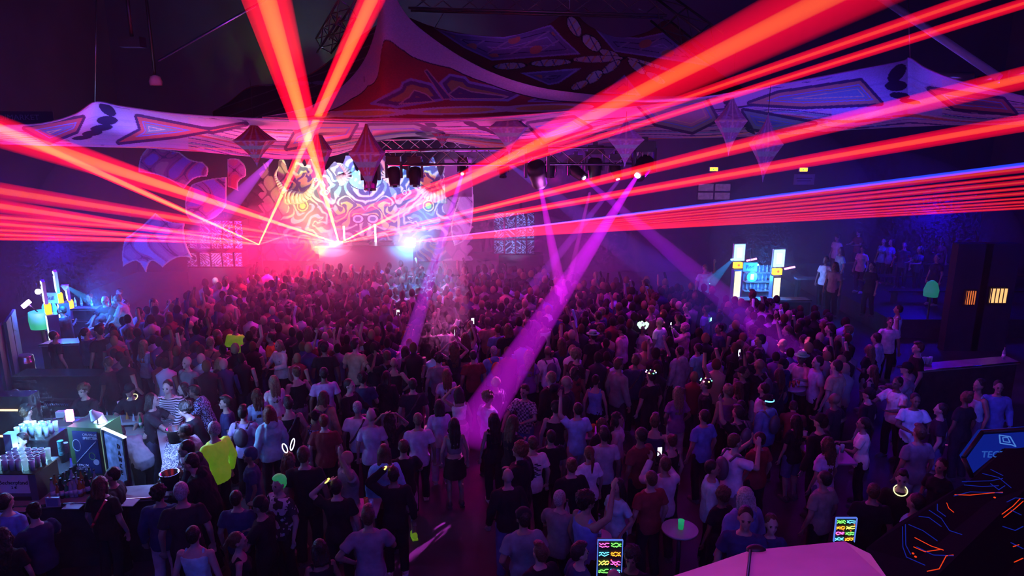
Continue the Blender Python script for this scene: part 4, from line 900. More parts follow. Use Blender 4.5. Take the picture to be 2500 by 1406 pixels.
# ---------- the crowd ----------
# head-top pixel x y | sex | pose | garment | colour | hair | hair colour | facing (0 away, 180 balcony, 90 and -90 the sides, s stage) | bottoms | extras | label | short name
ROWS = '''
572 788 m stand long neo buzz dk s blk - person in neon yellow long sleeves seen from behind, mid floor | person in neon yellow sleeves
682 830 f front hoodie wht bob bl 150 blk - bright pink-lit person with bobbed fair hair in a pale hoodie | pink-lit bobbed person
640 835 m bend tee cya buzz dk 60 den - person in pale blue tee bending forward beside the pink-lit one | bending pale blue tee
660 812 m stand tee org buzz dk 90 blk - person in orange tee partly hidden beyond the bending one | person in orange tee
1112 795 m armup hoodie wht buzz bl -60 den - brightest lit person draped in a white cloth under the beam | person draped in white
1086 788 m stand tee wht cap dk s blk - person in white tee and dark cap near the white draped one | white tee near the drape
985 770 m stand tank org buzz br s lgr strap shoulderless person in white shorts with a bag strap, in the violet shaft | person in the violet shaft
1063 762 m point tee blk buzz bl 170 blk - person with bleached short hair turned round, pointing with one arm | pointing bleached person
1045 790 m stand tee blk cap dk s blk - person in black tee with small back print below the pointing one | black printed tee
1152 800 f film tank wht bob gi 100 blk - ginger-lit person filming with both hands up | filming ginger person
1215 792 m stand tee blu buzz br s blk - person in plain blue tee, upright, arms down | person in plain blue tee
1240 790 m stand tee blk bob br s blk - person in black tee with thick hair beside the plain blue tee | black tee beside plain blue
1190 775 m stand tee tan buzz br s blk - broad person in tan tee, shoulders high over the crowd | broad tan tee
1136 812 f phone crop blk long br s den - long-haired person in black crop top holding a phone high | person holding phone high
1108 835 f head dress dk wavy br s blk - wavy-haired person in a dark dress, hands on head | hands on head
1070 862 m stand tee gry curly dk s blk - curly-haired person in grey tee under the black printed tee | curly grey tee
1090 900 f stand tee lil long gi s blk - person with long ginger hair over a lilac tee | long ginger hair
1155 855 m stand tee mar buzz dk s blk - broad person in maroon tee, mid floor beside a rucksack | broad maroon tee
1205 845 m stand hoodie blu buzz gy s blk pack,orangepack person in blue hoodie with an orange rucksack | orange rucksack
1338 845 m stand long wht bald wt s blk pack glaringly lit bald person with a rucksack in a pale top | glaring bald rucksack
1290 855 f stand tee prp wavy bl s blk - person with long fair wavy hair in the wide violet shaft | fair waves in shaft
1330 775 m stand tank wht cap dk s blk - person in white vest and backward cap at the shaft edge | white vest and cap
1612 775 m stand tee wht bald wt s lil - brilliant white-lit bald person in pale shirt, beyond the raised hand | brilliant bald person
1590 745 m stand tank pnk buzz bl s blk - pink-lit person in sleeveless top just beyond the brilliant bald one | pink sleeveless top
1570 790 f front tee pnk curly wt 170 blk lightwig person wearing a glowing mint and yellow frilly headpiece | glowing frilly headpiece
1448 808 m cup tee blk hat dk s blk - person wearing a green brimmed hat, arms low | green brimmed hat
1520 795 m cup jacket pnk cap dk 60 blk - person in cap and pink-lit open jacket | cap and pink jacket
1672 790 f film hoodie pnk curly pk 60 blk - pink-lit curly person holding a glowing phone close | curly glowing phone
1725 745 m stand tee blu buzz dk s blk glowglasses person in blue tee with crossed glow sticks on the back | crossed glow sticks
1660 845 m stand hoodie lgr buzz dk s blk - tall person in a pale hoodie with a wide blue-lit hood | wide blue-lit hood
1705 838 m stand tee cya buzz dk s blk - person in pale blue tee beside the wide blue-lit hood | pale blue tee by the hood
1757 790 m stand tee nvy buzz dk 100 blk - person in navy tee with pink-lit profile | pink-lit profile
1960 860 m talk jacket pnk hat pk 120 blk - brightest pink-lit person by the red cups, with frilly shoulders | frilly pink shoulders
1998 870 m cup tee lil buzz dk 90 blk - dark-haired person leaning before the frilly pink one | leaning before frilly pink
1192 955 m stand tee lil curly bl -50 blk - curly-haired person rimmed in white light in the open aisle | curly rim-lit person
1282 940 m talk tee plaid quiff br 150 den - person in a plaid shirt facing the balcony, arms pink-lit | plaid shirt
1120 945 f ear crop wht bob dk s pnk - person in white cropped tee and pale trousers, hand to neck | white cropped tee
1072 975 f stand long lil bob dk s lil - person with dark bob in a long lilac top near the aisle | dark bob, lilac top
1108 1020 f stand crop gry long dk s blk skirt person with very long dark hair and short black skirt, in the aisle | very long dark hair
1205 1008 f cup tank blk long dk 20 blk - long-haired person in black tank top, legs apart, in the aisle | black tank, legs apart
1250 1015 f front tee blk long br -40 blk - long brown-haired person in black tee turning beside the aisle | turning brown hair
1170 1185 m stand tee blk none dk s blk skip - - | -
1300 1065 m stand tee wht buzz br s blk print person in oversized white tee with a dark back print | white tee, back print
1240 1145 m stand long blk bald gy s den - bald person in long black top, nearest the open floor | bald black top
1438 1090 f stand tee wht ponytail gi s blk - ponytailed person in short white puff-sleeved top | white puff sleeves
1345 1050 m stand tee blk buzz dk s blk - dark-haired person in black tee beyond the white printed tee | black tee beyond print
1270 1080 m cup jacket blk curly gi 60 blk - ginger curly person in black jacket by the white printed tee | ginger curly jacket
1395 1118 m stand tee blk bun gi s blk - person with pinned-up hair in black tee by the puff sleeves | pinned-up hair
1365 1200 m front tee gry buzz gy -30 blk - person in dark grey tee bowing toward a bottle | bowing grey tee
1432 1200 m phone tank blu curly dk -60 blk - person in blue-lit scarf lifting a bottle | bottle lifter
1415 1328 m stand tee nvy quiff dk -70 blk - nearest person in navy tee beside the neon menu board | navy tee by menu board
1545 1335 m front tee blk curly dk 160 blk - dark tousled person looking down beside the neon menu board | tousled by menu board
1500 1392 m stand tee blk bald gy s blk - top of a bald head below the neon menu board | bald head top
1590 1150 m stand tee mar buzz br s blk - very broad person in maroon tee, near the low tent roof | very broad maroon tee
1625 1115 m film long lil buzz br 10 blk - person in speckled lilac top filming overhead | overhead filmer
1740 1125 m stand long cya buzz dk -100 blk - person in a white shirt in profile, near the low tent roof | white shirt profile
1765 1190 f stand tee blk curly mar s blk - curly-haired person in black before the white shirt | curly before white shirt
1820 1190 m stand hoodie blu bob gy s blk - person with bobbed grey hair and pale hood | grey bob, pale hood
1822 1240 m stand tee nvy buzz dk 165 blk - bearded person facing the balcony by the tent roof | bearded facing person
1885 1258 f stand tee nvy ponytail br 175 blk - slim-faced person looking up at the balcony | looking up at balcony
1855 1055 m stand tee mar buzz dk s blk - person in dark maroon tee with cropped hair, open space behind | cropped maroon tee
1720 1000 m stand tee blu buzz dk s blk - person in loose blue-lit tee, shoulders broad | loose blue tee
1640 1060 f stand tank blk bun br s blk - person in black strappy top, bare shoulders | strappy bare shoulders
1590 905 m stand tee blk buzz dk s blk lightcrown person wearing a crown of tiny coloured lights | crown of lights
1725 925 m stand tee blk buzz dk 80 blk lightcrown person wearing two tiny pale lights on the head | two tiny head lights
1455 915 f stand tank blu bun dk -20 blk - person in bright blue vest with bare arms | bright blue vest
1875 965 m stand hoodie blu cap dk s blk bluecap,pack person with a glowing blue band on the cap | glowing blue cap
1940 1010 m bend tee mar buzz dk -20 blk - crouching person in rusty red jumper | rusty red jumper
2235 960 m front tee wht buzz dk 170 blk - dark-skinned person in white tee facing the balcony | facing white tee
2440 930 m stand long blu buzz dk 160 den - tall person in plain blue sweater by the side counter | plain blue sweater
2115 1020 f front tee wht ponytail dk 60 blk - person in white blouse with hair tied back | white blouse
2195 920 m talk tee wht buzz dk 110 blk - person in white tee turned sideways, hand raised | sideways white tee
2015 1150 m stand tee gry buzz dk s blk - person in grey tee, round-shouldered, near the small neon board | round grey tee
2135 1180 m stand tee blk buzz br -20 blk - person with ear-lit cropped hair near the dark printed booth | cropped hair by booth
2240 1205 m stand tee cya buzz dk 30 blk - person in pale blue tee half behind the dark printed booth | pale tee behind booth
2300 1120 f stand tee blk ponytail dk 120 blk - person with an orange glow ring, behind the booth screen | orange glow ring
2205 1150 m stand tee blk quiff dk 150 blk glowneck person with a yellow glow necklace near the booth | yellow glow necklace
2195 745 m stand tank wht buzz dk 60 blk - person in white vest far back before the seating | distant white vest
2175 775 m stand tee wht buzz dk 170 blk - person in speckled white top standing alone by the dark gap | speckled white loner
470 1285 m stand tank cya buzz dk s blk - nearest person in sleeveless pale hooded top, at the frame bottom | sleeveless pale hood
578 1300 f stand tank blk ponytail br -70 blk - person with a glowing hoop earring at the frame bottom | glowing hoop earring
680 1162 m stand tee camo quiff gn 150 blk - green-haired person in camouflage vest | green-haired camouflage
640 1215 m front tee blk cap dk 80 blk - person in black cap beside the green-haired one | black cap by green hair
575 1198 m stand tee nvy buzz dk s blk - person in navy tee, back turned, behind the pale hood | navy back
705 1105 f stand tank mar wavy gi -120 blk ears person wearing glowing bunny ears | glowing bunny ears
820 1170 m ear tee blk buzz dk s blk yband person in black tee, hand to ear with a yellow glow band | hand to ear
960 1140 m ear long blk buzz dk s blk yband person in black top with a yellow-red glow bracelet | glow bracelet
985 1075 m front tee blk buzz br 20 lgr shorts,neonshoes tall person in black tee, pale shorts and neon green shoes | neon green shoes
937 1085 f stand hoodie cya bob br s blk - person in bright blue-lit ruffled hoodie | ruffled blue hoodie
1020 1010 m walk tee lil buzz bl s blk - heavy-set person in a plain lilac tee with cropped hair | heavy lilac tee
950 1008 f head tee blk wavy dk s den - wavy-haired person in black tee with sparkly sleeve | sparkly sleeve
872 980 m stand tee wht buzz gy s blk strap person in pale tee with a cross-body strap | pale tee with strap
905 998 f stand tee lil bald gy s blk - person with cropped pale hair in lilac tee | cropped pale hair
740 1090 m stand tee blk buzz br s blk - broad person in black tee with cropped hair, mid dark floor | broad dark back
790 1012 m stand tee mar buzz gi s blk - person in dark tee with a red glint on the head | red glint head
770 1000 f stand crop speck bun dk s blk - person in glittering blue sequin top | blue sequin top
625 950 f stand long cya wavy br 40 den - person with long wavy hair and white draped shirt | long waves, white shirt
592 992 m stand tee lil quiff dk s blk pack person with pink-lit shoulders and dark waistcoat | dark waistcoat
655 990 f stand hoodie cya bob gi 40 blk - person in pale jacket beside the long waves | pale jacket
550 968 m stand tee nvy quiff dk 110 blk - person in dark tee in profile toward the bar | profile toward bar
500 945 m bar jacket speck quiff dk 100 blk - person in patterned blue shirt at the bar corner | patterned blue shirt
472 935 f bar tee blk long dk 120 blk - pale-faced person far side of the bar corner | pale face at bar corner
483 985 m bar tee blk curly dk 100 blk - person in black tee leaning with elbows on the bar mat | elbows on bar mat
480 1040 m bar jacket gry buzz dk 100 blk cap2 person in grey jacket reaching for glasses on the bar | grey jacket reaching
520 1030 m stand long neo buzz gy 60 blk - person in neon yellow and navy jacket at the bar | neon jacket at bar
490 1080 m bar hoodie dk buzz dk 100 blk - hunched person in dark hoodie at the bar end | hunched dark hoodie
500 1115 m bar hoodie blk buzz dk 90 blk - second hunched person at the bar, nearer the buckets | hunched by buckets
610 1095 f stand tee nvy beanie nvy 110 blk - person in navy headscarf in rim-lit profile | navy headscarf
385 1185 m stand long nvy curly dk 10 lgr - dark-haired person in front of the bar with pale jeans | pale jeans at bar
440 1178 m stand tee dk buzz gy 20 blk - cropped-haired person at the bar corner beside the pale jeans | cropped by pale jeans
243 1163 m stand tee blk bob br -10 blk redstrap person with a glowing pink-red strap across the back | pink-red strap
272 1142 m cup tee dk buzz dk 100 blk - person elbowing in beside the pink-red strap | elbow by red strap
82 1230 m front tee nvy bun dk 60 blk - person with hair tied up at the near bar end | hair tied up
10 1205 m stand long blu buzz dk s blk - person in blue top cut by the frame edge at the bar | blue top at edge
2 1290 f stand tee blk wavy dk 20 blk - person low in the corner at the frame edge | corner person
32 952 m stand tee blk buzz br 90 blk - person in black tee walking past beyond the bar | walking past bar
208 935 m reach tee blk curly mar 170 blk - bespectacled person in black behind the far counter | bespectacled at counter
320 935 m reach tee blk cap dk 180 blk glowneck person in black cap and glowing necklace facing the bar | cap and necklace
412 925 m reach long stripe buzz dk 180 blk - person in striped top and open jacket facing the bar | striped top
220 715 m reach tee dk buzz br 175 blk - bartender-side person in dark tee facing us, far bar | far bar facing
258 722 m reach tee dk buzz gy 175 blk - person in dark tee handing a drink, far bar | far bar handing
290 705 m stand tee camo buzz dk 160 blk - person in patterned tee towering at the far bar | far bar patterned
305 722 m bar tee cya buzz bl 100 blk - fair person leaning on the far bar | far bar fair
227 740 m bend tee gry buzz bl 100 blk skip - - | -
130 808 m stand tee blk buzz dk s blk - person with back to us at the near end of the side bar | back at side bar
207 800 m stand long nvy ponytail dk s blk - person in navy at the side bar counter | navy at side bar
240 795 m stand tee blk cap dk 70 blk - capped person leaning over the side bar | capped over side bar
312 800 f stand tee cya bob br 110 blk - pale-lit person turned toward the side bar | pale-lit at side bar
262 872 m stand tee dk buzz br 80 blk - long-haired dark figure near the black crate | near black crate
350 830 f stand tee cya long bl s blk - person with long fair hair near the side bar | long fair hair
440 798 m stand tee gry buzz dk s blk - broad-backed person in grey tee between side bar and neon sleeves | broad grey back
500 720 m stand hoodie tan buzz dk 40 blk - person in pale hooded top, high in the left crowd | pale hooded top
'''
PEOPLE = []   # (root, label, ref, x, y)
def place_xy(px, py, h): p = onz(px, py, h); return p.x, p.y
def stage_rot(x, y): return math.atan2(-(-4.5 - x), 26 - y)      # facing +y rotated toward the stage middle
ringm = {}
def glow(c, s=6): return emis('glow_stick_%d%d%d' % tuple(int(v * 9) for v in c), c, s)
def extras(root, pose, ex):
    lean = POSE[pose][2]; hd = Vector((0, .01, 1.645))
    if 'lightcrown' in ex:
        for k in range(7):
            a = 2 * PI * k / 7; MB().ell(hd + Vector((.1 * math.cos(a), .11 * math.sin(a), .1)), (.014,) * 3, 8, 6).build('crown_light', glow([(1, .8, .2), (.1, 1, .4), (.3, .5, 1), (1, .3, .6)][k % 4], 5), root)
    if 'ears' in ex:
        for s in (-1, 1):
            pts = [hd + Vector((s * .05 + .04 * math.sin(t) * (1) + s * .03 * (1 - math.cos(t)), .0, .15 + .09 * (1 - math.cos(t)))) for t in [2 * PI * k / 14 for k in range(15)]]
            MB().path(pts, .008, 6).build('bunny_ear', glow((.75, .75, 1), 3), root)
    if 'glowneck' in ex:
        pts = [Vector((.09 * math.cos(t), .02 + .1 * math.sin(t), 1.47 - .04 * math.sin(t))) for t in [2 * PI * k / 20 for k in range(21)]]; MB().path(pts, .007, 6).build('glow_necklace', glow((.8, .8, .3), 2.5), root)
    if 'yband' in ex:
        w0 = Vector(ARM['head'][1]); w0.x *= -1; pts = [w0 + Vector((.0 + .03 * math.sin(t), .036 * math.cos(t), .028 * math.sin(t))) for t in [2 * PI * k / 12 for k in range(13)]]; MB().path(pts, .009, 6).build('glow_bracelet', glow((.9, .95, .1), 4), root)
    if 'glowglasses' in ex:
        for s in (-1, 1): MB().tube((s * .05, -.15, 1.33), (s * .02, -.16, 1.43), .008).build('glow_stick', glow((.2, 1, .5), 4), root)
    if 'bluecap' in ex:
        pts = [hd + Vector((.1 * math.cos(t), -.012 + .115 * math.sin(t), .04)) for t in [PI * 1.05 + PI * .9 * k / 10 for k in range(11)]]; MB().path(pts, .012, 6).build('glowing_band', glow((.1, .5, 1), 4), root)
    if 'lightwig' in ex:
        m = MB()
        for k in range(26):
            a = k * 2.4; r = .11 + .02 * math.sin(k * 5); m.ell(hd + Vector((r * math.cos(a), r * math.sin(a) * .8, .09 + .05 * math.sin(k * 1.7))), (.035, .035, .04), 8, 6)
        m.build('frilly_headpiece', glow((.55, 1, .65), 1.6), root)
    if 'print' in ex:
        m = MB()
        for k in range(9): m.ell((.02 + .05 * math.sin(k * 2.1), -.145, 1.34 - k * .028), (.035 + .01 * (k % 3), .008, .014), 10, 6)
        m.build('back_print', principled('dark_ink', (.03, .03, .06), .8), root)
def free(x, y, r=.42):
    return all((x - q[3]) ** 2 + (y - q[4]) ** 2 > r * r for q in PEOPLE)
HELD = []
phone_bm = MB().box((0, 0, 0), (.075, .01, .15)).mesh('phone_body'); screen_bm = MB().box((0, -.0065, 0), (.066, .003, .135)).mesh('screen')
cup_bm = MB().lathe((0, 0, 0), [(.026, 0), (.038, .115), (.035, .115), (.024, .006)], 14).mesh('cup_wall'); drink_bm = MB().lathe((0, 0, .02), [(.0262, 0), (.034, .07)], 14).mesh('drink')
def hold(root, pose, kind, label):
    M = root.matrix_world if False else Matrix.Translation(root.location) @ root.rotation_euler.to_matrix().to_4x4() @ Matrix.Scale(root.scale[0], 4)
    a = POSE[pose][0] if kind != 'cupl' else POSE[pose][1]; s = 1 if kind != 'cupl' else -1
    e, w_, f = ARM[a]; w_ = Vector((w_[0] * s, w_[1], w_[2])); f = Vector((f[0] * s, f[1], f[2])).normalized()
    p = M @ (w_ + f * .1 + Vector((0, .03, .02)))
    if kind == 'phone':
        r = thing('phone', label, 'phone', p, root.rotation_euler.z, 'lit phones held above the crowd'); link('phone_body', phone_bm, r, mat=black); link('screen', screen_bm, r, mat=emis('phone_screen', (.75, .9, 1), 7))
    else:
        r = thing('drinking_cup', label, 'cup', p - Vector((0, 0, .05)), 0, 'cups carried in the crowd'); link('cup_wall', cup_bm, r, mat=principled('clear_cup', (.6, .6, .65), .3)); link('drink', drink_bm, r, mat=principled('amber_drink', (.8, .35, .05), .3))
FACEN = lambda f: 'facing the stage'
for row in ROWS.strip().split('\n'):
    a, ref = [q.strip() for q in row.rsplit('|', 1)]; t = a.split(None, 11)
    px, py = int(t[0]), int(t[1]); g, pose, top, tc, hair, hc, face, bc, ex, lab = t[2:12] if len(t) == 12 else (t[2:11] + [''])
    if 'skip' in a: continue
    lean = POSE[pose][2]; best = None
    for scl in ([.97, 1.0, 1.03, 1.06, .94, 1.09] if g == 'm' else [.93, .96, .99, .9, 1.02]):
        h = (1.4 if lean > .6 else 1.7 if lean > .2 else 1.77) * scl; x, y = place_xy(px, py, h)
        dm = min([math.hypot(x - q[3], y - q[4]) for q in PEOPLE] + [9]); dm = min(dm, .55)
        if best is None or dm > best[0] + .02: best = (dm, scl, x, y)
    _, scl, x, y = best; rz = stage_rot(x, y) if face == 's' else R(float(face))
    bot = 'shorts' if 'shorts' in ex else 'skirt' if 'skirt' in ex else 'trousers'
    if hc not in HCOL and hair != 'beanie': hc = 'br'
    root = person(x, y, 0, rz, g, pose, top, tc, hair, hc, bot, bc, scl, extra=ex.split(','))
    root['label'] = lab; extras(root, pose, ex)
    if 50 < math.degrees(abs(rz)) : add_eyes(root, pose)
    PEOPLE.append((root, lab, ref, x, y, px, py)); tag(root, group='people on the dance floor')
    if pose == 'phone' and px != 1432: hold(root, pose, 'phone', 'lit phone held high by the long-haired person in black crop top')
    if pose == 'film': hold(root, pose, 'phone', 'phone held up by %s' % ref)
# people behind the bars are added with the bars; their places are kept free here
ANCH = [(q[2], q[5], q[6]) for q in PEOPLE if q[2] != '-']
HL = {'buzz': 'cropped', 'quiff': 'short', 'bob': 'bobbed', 'curly': 'curly', 'long': 'long', 'wavy': 'wavy', 'ponytail': 'tied-back', 'bun': 'bunned', 'bald': 'no', 'cap': 'capped', 'beanie': 'beanie-covered'}
USED = set(q[1].lower() for q in PEOPLE)
ORD = ['', 'second ', 'third ', 'fourth ', 'fifth ', 'sixth ', 'seventh ', 'eighth ', 'ninth ', 'tenth ', 'eleventh ', 'twelfth ']
def auto_label(px, py, g, top, tc, hair, hc):
    best = sorted(ANCH, key=lambda a: (a[1] - px) ** 2 + ((a[2] - py) * 1.6) ** 2)[:6]
    what = 'person in %s %s%s' % (CNAME.get(tc, tc), TNAME[top], {'cap': ' and cap', 'bald': ', bald', 'beanie': ' and beanie'}.get(hair, ', %s %s hair' % (HL[hair], HNAME.get(hc, 'dark'))))
    for k in range(12):
        for (ref, ax, ay) in best:
            dx, dy = px - ax, py - ay
            rel = 'beyond' if dy < -12 and abs(dx) < 50 else 'in front of' if dy > 12 and abs(dx) < 50 else ('left of' if dx < 0 else 'right of')
            lab = '%s, %s%s the %s' % (what, ORD[k], rel, ref.replace('person in ', '').replace('person ', '')) if k == 0 else '%s, %s one %s the %s' % (what, ORD[k].strip(), rel, ref.replace('person in ', ''))
            if lab.lower() not in USED and len(lab.replace('-', ' ').split()) <= 17: USED.add(lab.lower()); return lab
    return what + ' in the crowd'
# open floor and counters that stay clear of the crowd (pixel polygons of heads)
CLEAR = [[(1020, 1090), (1230, 1050), (1230, 1406), (1000, 1406)], [(0, 880), (470, 880), (480, 1300), (0, 1300)], [(1440, 1180), (1560, 1180), (1560, 1406), (1440, 1406)], [(0, 600), (240, 600), (260, 860), (240, 910), (0, 910)],
         [(1620, 1240), (2500, 980), (2500, 1406), (1620, 1406)], [(1120, 1010), (1190, 1010), (1240, 1406), (1100, 1406)], [(2230, 860), (2500, 850), (2500, 930), (2230, 935)], [(2280, 560), (2500, 560), (2500, 800), (2280, 800)], [(1740, 560), (2010, 560), (2010, 716), (1740, 716)]]
def clear(px, py):
    X, Y = np.array([float(px)]), np.array([float(py)])
    return any(inpoly(X, Y, p)[0] for p in CLEAR)
BARBOX = []   # world boxes kept free (filled by the bars)
def blocked(x, y): return any(a < x < b and c_ < y < d for a, b, c_, d in BARBOX)
random.seed(21)
TOPC = ['blk'] * 12 + ['dk'] * 6 + ['nvy'] * 4 + ['gry'] * 3 + ['lil', 'blu', 'mar', 'mar', 'wht', 'prp', 'lgr', 'tan', 'cya']
def upper(px):   # the far edge of the crowd
    return np.interp(px, [240, 330, 450, 600, 900, 1300, 1500, 1700, 1950, 2100, 2500], [800, 745, 705, 655, 637, 648, 672, 690, 735, 770, 900])
def fill(n, y0, y1, r, names):
    tries = 0; out = []
    while len(out) < n and tries < n * 120:
        tries += 1
        px = random.uniform(250, 2470); py = y0 + (y1 - y0) * random.random() ** 1.25
        if py < upper(px) + 6 or clear(px, py): continue
        if py > 1080 and random.random() < .55: continue
        if px > 2050 and random.random() < .5: continue
        if any(abs(px - kx) < .34 * (ky - 305) / 4.8 and 2 < py - ky < .62 * (ky - 305) / 4.8 for _, kx, ky in ANCH): continue
        x, y = place_xy(px, py, 1.72)
        if y > 24.4 or blocked(x, y) or not free(x, y, r): continue
        g = random.choice('mmf'); pose = random.choices(['stand', 'cup', 'front', 'phone', 'film', 'armup', 'armsup', 'pockets', 'hip', 'dance'], [46, 12, 10, 3, 3, 5, 3, 6, 5, 7])[0]
        top = random.choices(['tee', 'long', 'hoodie', 'tank', 'crop'], [50, 15, 12, 13, 10 if g == 'f' else 0])[0]; tc = random.choice(TOPC)
        hair = random.choice(['buzz', 'buzz', 'buzz', 'quiff', 'quiff', 'cap', 'curly', 'bald'] if g == 'm' else ['long', 'long', 'wavy', 'ponytail', 'bun', 'bob']); hc = random.choice(['dk', 'dk', 'dk', 'br', 'br', 'bl'])
        scl = random.uniform(.95, 1.07) if g == 'm' else random.uniform(.9, .99)
        rz = stage_rot(x, y) + random.gauss(0, .35); turned = random.random() < .12
        if turned: rz += random.choice((-1, 1)) * random.uniform(1.2, 2.8)
        DIM = True
        root = person(x, y, 0, rz, g, pose, top, tc, hair, hc, random.choice(['trousers', 'trousers', 'shorts']), random.choice(['blk', 'blk', 'dk', 'den', 'gry', 'lgr']), scl, extra=(random.choice(['', '', '', '', '', 'pack', 'strap']),))
        lab = auto_label(px, py, g, top, tc, hair, hc); root['label'] = lab; root['group'] = 'people on the dance floor'
        if turned: add_eyes(root, pose)
        PEOPLE.append((root, lab, '-', x, y, px, py)); out.append(root)
        if pose == 'phone' and random.random() < .6: hold(root, pose, 'phone', 'lit phone held up by the %s' % lab.split(',')[0])
        if pose == 'cup' and py > 800 and random.random() < .7: hold(root, pose, 'cup', 'cup carried by the %s' % lab[7:90].split(' hair')[0])
    return out
# ---------- bars, tables, booth ----------
N_BAR = 0
def bar_person(px, py, h, g, pose, top, tc, hair, hc, face, label, z=0.0, ex=(), bc='blk', scl=1.0, dist=None):
    global N_BAR
    x, y = (place_xy(px, py, h)) if dist is None else (at(px, py, dist).x, dist)
    root = person(x, y, z, R(face), g, pose, top, tc, hair, hc, 'trousers', bc, scl, extra=ex); root['label'] = label; root['group'] = 'staff and guests at the bars'
    extras(root, pose, ','.join(ex)); add_eyes(root, pose); N_BAR += 1; PEOPLE.append((root, label, '-', x, y, px, py)); return root
counter_m = principled('counter_top', (.3, .3, .34), .3, noise_amt=.25, scale=6)
def counter(P, Q, inward, w, label, h=1.1, name='bar_counter', lip=True):
    P, Q = Vector((P[0], P[1], 0)), Vector((Q[0], Q[1], 0)); n = Vector(inward).normalized() * w
    root = thing(name, label, 'counter', P); d = Q - P
    MB().prism([(0, 0, h - .05), tuple(d + Vector((0, 0, h - .05))), tuple(d + n + Vector((0, 0, h - .05))), tuple(n + Vector((0, 0, h - .05)))], (0, 0, .05)).build('counter_top', counter_m, root)
    i = n.normalized() * .08
    MB().prism([tuple(i), tuple(d + i), tuple(d + n - i), tuple(n - i)], (0, 0, h - .05)).build('counter_front', woodd, root)
    if lip: MB().tube(Vector((0, 0, h)) - i * .1, d + Vector((0, 0, h)) - i * .1, .018, n=6).build('edge_rail', steel, root)
    return root
clear_m = principled('clear_plastic', (.45, .6, .68), .15, spec=.6)
green_m = principled('green_glass', (.05, .3, .12), .1); brown_m = principled('amber_glass', (.4, .2, .05), .12); blueg_m = principled('clear_bottle_glass', (.3, .4, .5), .08)
tall_cup = MB().lathe((0, 0, 0), [(.03, 0), (.042, .17), (.038, .17), (.027, .008)], 14).mesh('cup_body')
cup_drink = MB().lathe((0, 0, .015), [(.0275, 0), (.036, .11)], 14).mesh('drink')
bot_m = MB().lathe((0, 0, 0), [(.034, 0), (.037, .02), (.037, .16), (.03, .2), (.014, .235), (.013, .29), (.016, .3)], 14).mesh('bottle_glass')
botcap = MB().lathe((0, 0, .298), [(.017, 0), (.017, .03)], 10).mesh('cap'); botlab = MB().lathe((0, 0, .05), [(.0378, 0), (.0378, .08)], 14).mesh('paper_label')
def cup(p, label, group, mat=clear_m, drink=None, s=1.0):
    r = thing('drinking_cup', label, 'cup', p, 0, group); r.scale = (s,) * 3; link('cup_body', tall_cup, r, mat=None).data = tall_cup.copy(); r.children[0].data.materials.append(mat)
    if drink: o = link('drink', cup_drink.copy(), r, mat=drink)
    return r
def bottle(p, label, group, mat=blueg_m, s=1.0, tall=1.0):
    r = thing('bottle', label, 'bottle', p, 0, group); r.scale = (s, s, s * tall); o = link('bottle_glass', bot_m.copy(), r, mat=mat); link('cap', botcap, r, mat=black); link('paper_label', botlab, r, mat=white); return r
def stack_cups(p, n, label, mat):
    m = MB()
    for k in range(n): m.lathe((0, 0, k * .018), [(.03, 0), (.044, .15), (.046, .15), (.046, .156)], 14)
    o = m.build('cup_tower', mat); o.location = p; return tag(o, label, 'cups', 'nested towers of empty cups')

# near island bar
A, B_, C_, D_ = (onz(-150, 1252, 1.1), onz(462, 1208, 1.1), onz(480, 1003, 1.1), onz(-150, 1040, 1.1))
counter(A, B_, (0.06, 1, 0), .42, 'long front counter of the near bar, nearest the balcony'); counter(C_, D_, (0, -1, 0), .38, 'far counter of the near bar with pale drinks on it', lip=True)
counter(B_ + Vector((0, .45, 0)), C_ + Vector((0, -.45, 0)), (-1, -.1, 0), .55, 'side counter of the near bar covered with a speckled drip mat')
BARBOX.append((A.x, C_.x + .9, A.y - .1, C_.y + .3)); BARBOX.append((B_.x - 1.2, B_.x + .35, B_.y - .1, C_.y))
mb = B_.lerp(C_, .5); ddv = (C_ - B_); ang = math.atan2(ddv.y, ddv.x) - PI / 2
o = MB().box((0, 0, 0), (.4, 2.3, .012), rz=0).build('drip_mat', pattern_mat('sparkling_mat', 'noise', (.08, .09, .14), (.75, .8, .95), 60)); o.location = (mb.x - .27, mb.y, 1.107); o.rotation_euler = (0, 0, ang); tag(o, 'long speckled rubber drip mat on the side counter of the near bar', 'mat')
def bucket(px, py, label):
    p = onz(px, py, 1.11); root = thing('ice_bucket', label, 'bucket', p); MB().lathe((0, 0, 0), [(.11, 0), (.14, .24), (.15, .25), (.13, .25), (.1, .02)], 20).build('pail', steel, root); MB().path([(.15 * math.cos(t), .15 * math.sin(t), .24 - .06 * math.sin(t)) for t in [PI * k / 8 for k in range(9)]], .006).build('handle', steel, root)
bucket(430, 1078, 'tin bucket at the far end of the speckled drip mat'); bucket(418, 1190, 'tin bucket at the near end of the drip mat')
for k, (px, py) in enumerate(((448, 1140), (458, 1150), (441, 1128), (470, 1142), (455, 1118), (440, 1160), (425, 1165), (468, 1122), (452, 1100), (447, 1170))):
    cup(onz(px, py, 1.115), 'empty glass standing among others on the speckled drip mat', 'glasses on the drip mat', clear_m, s=.85)
for k, (px, py) in enumerate(((462, 1015), (470, 1012))): cup(onz(px, py, 1.11), 'small pale glass at the far corner of the near bar', 'glasses at the far corner', white, s=.7)
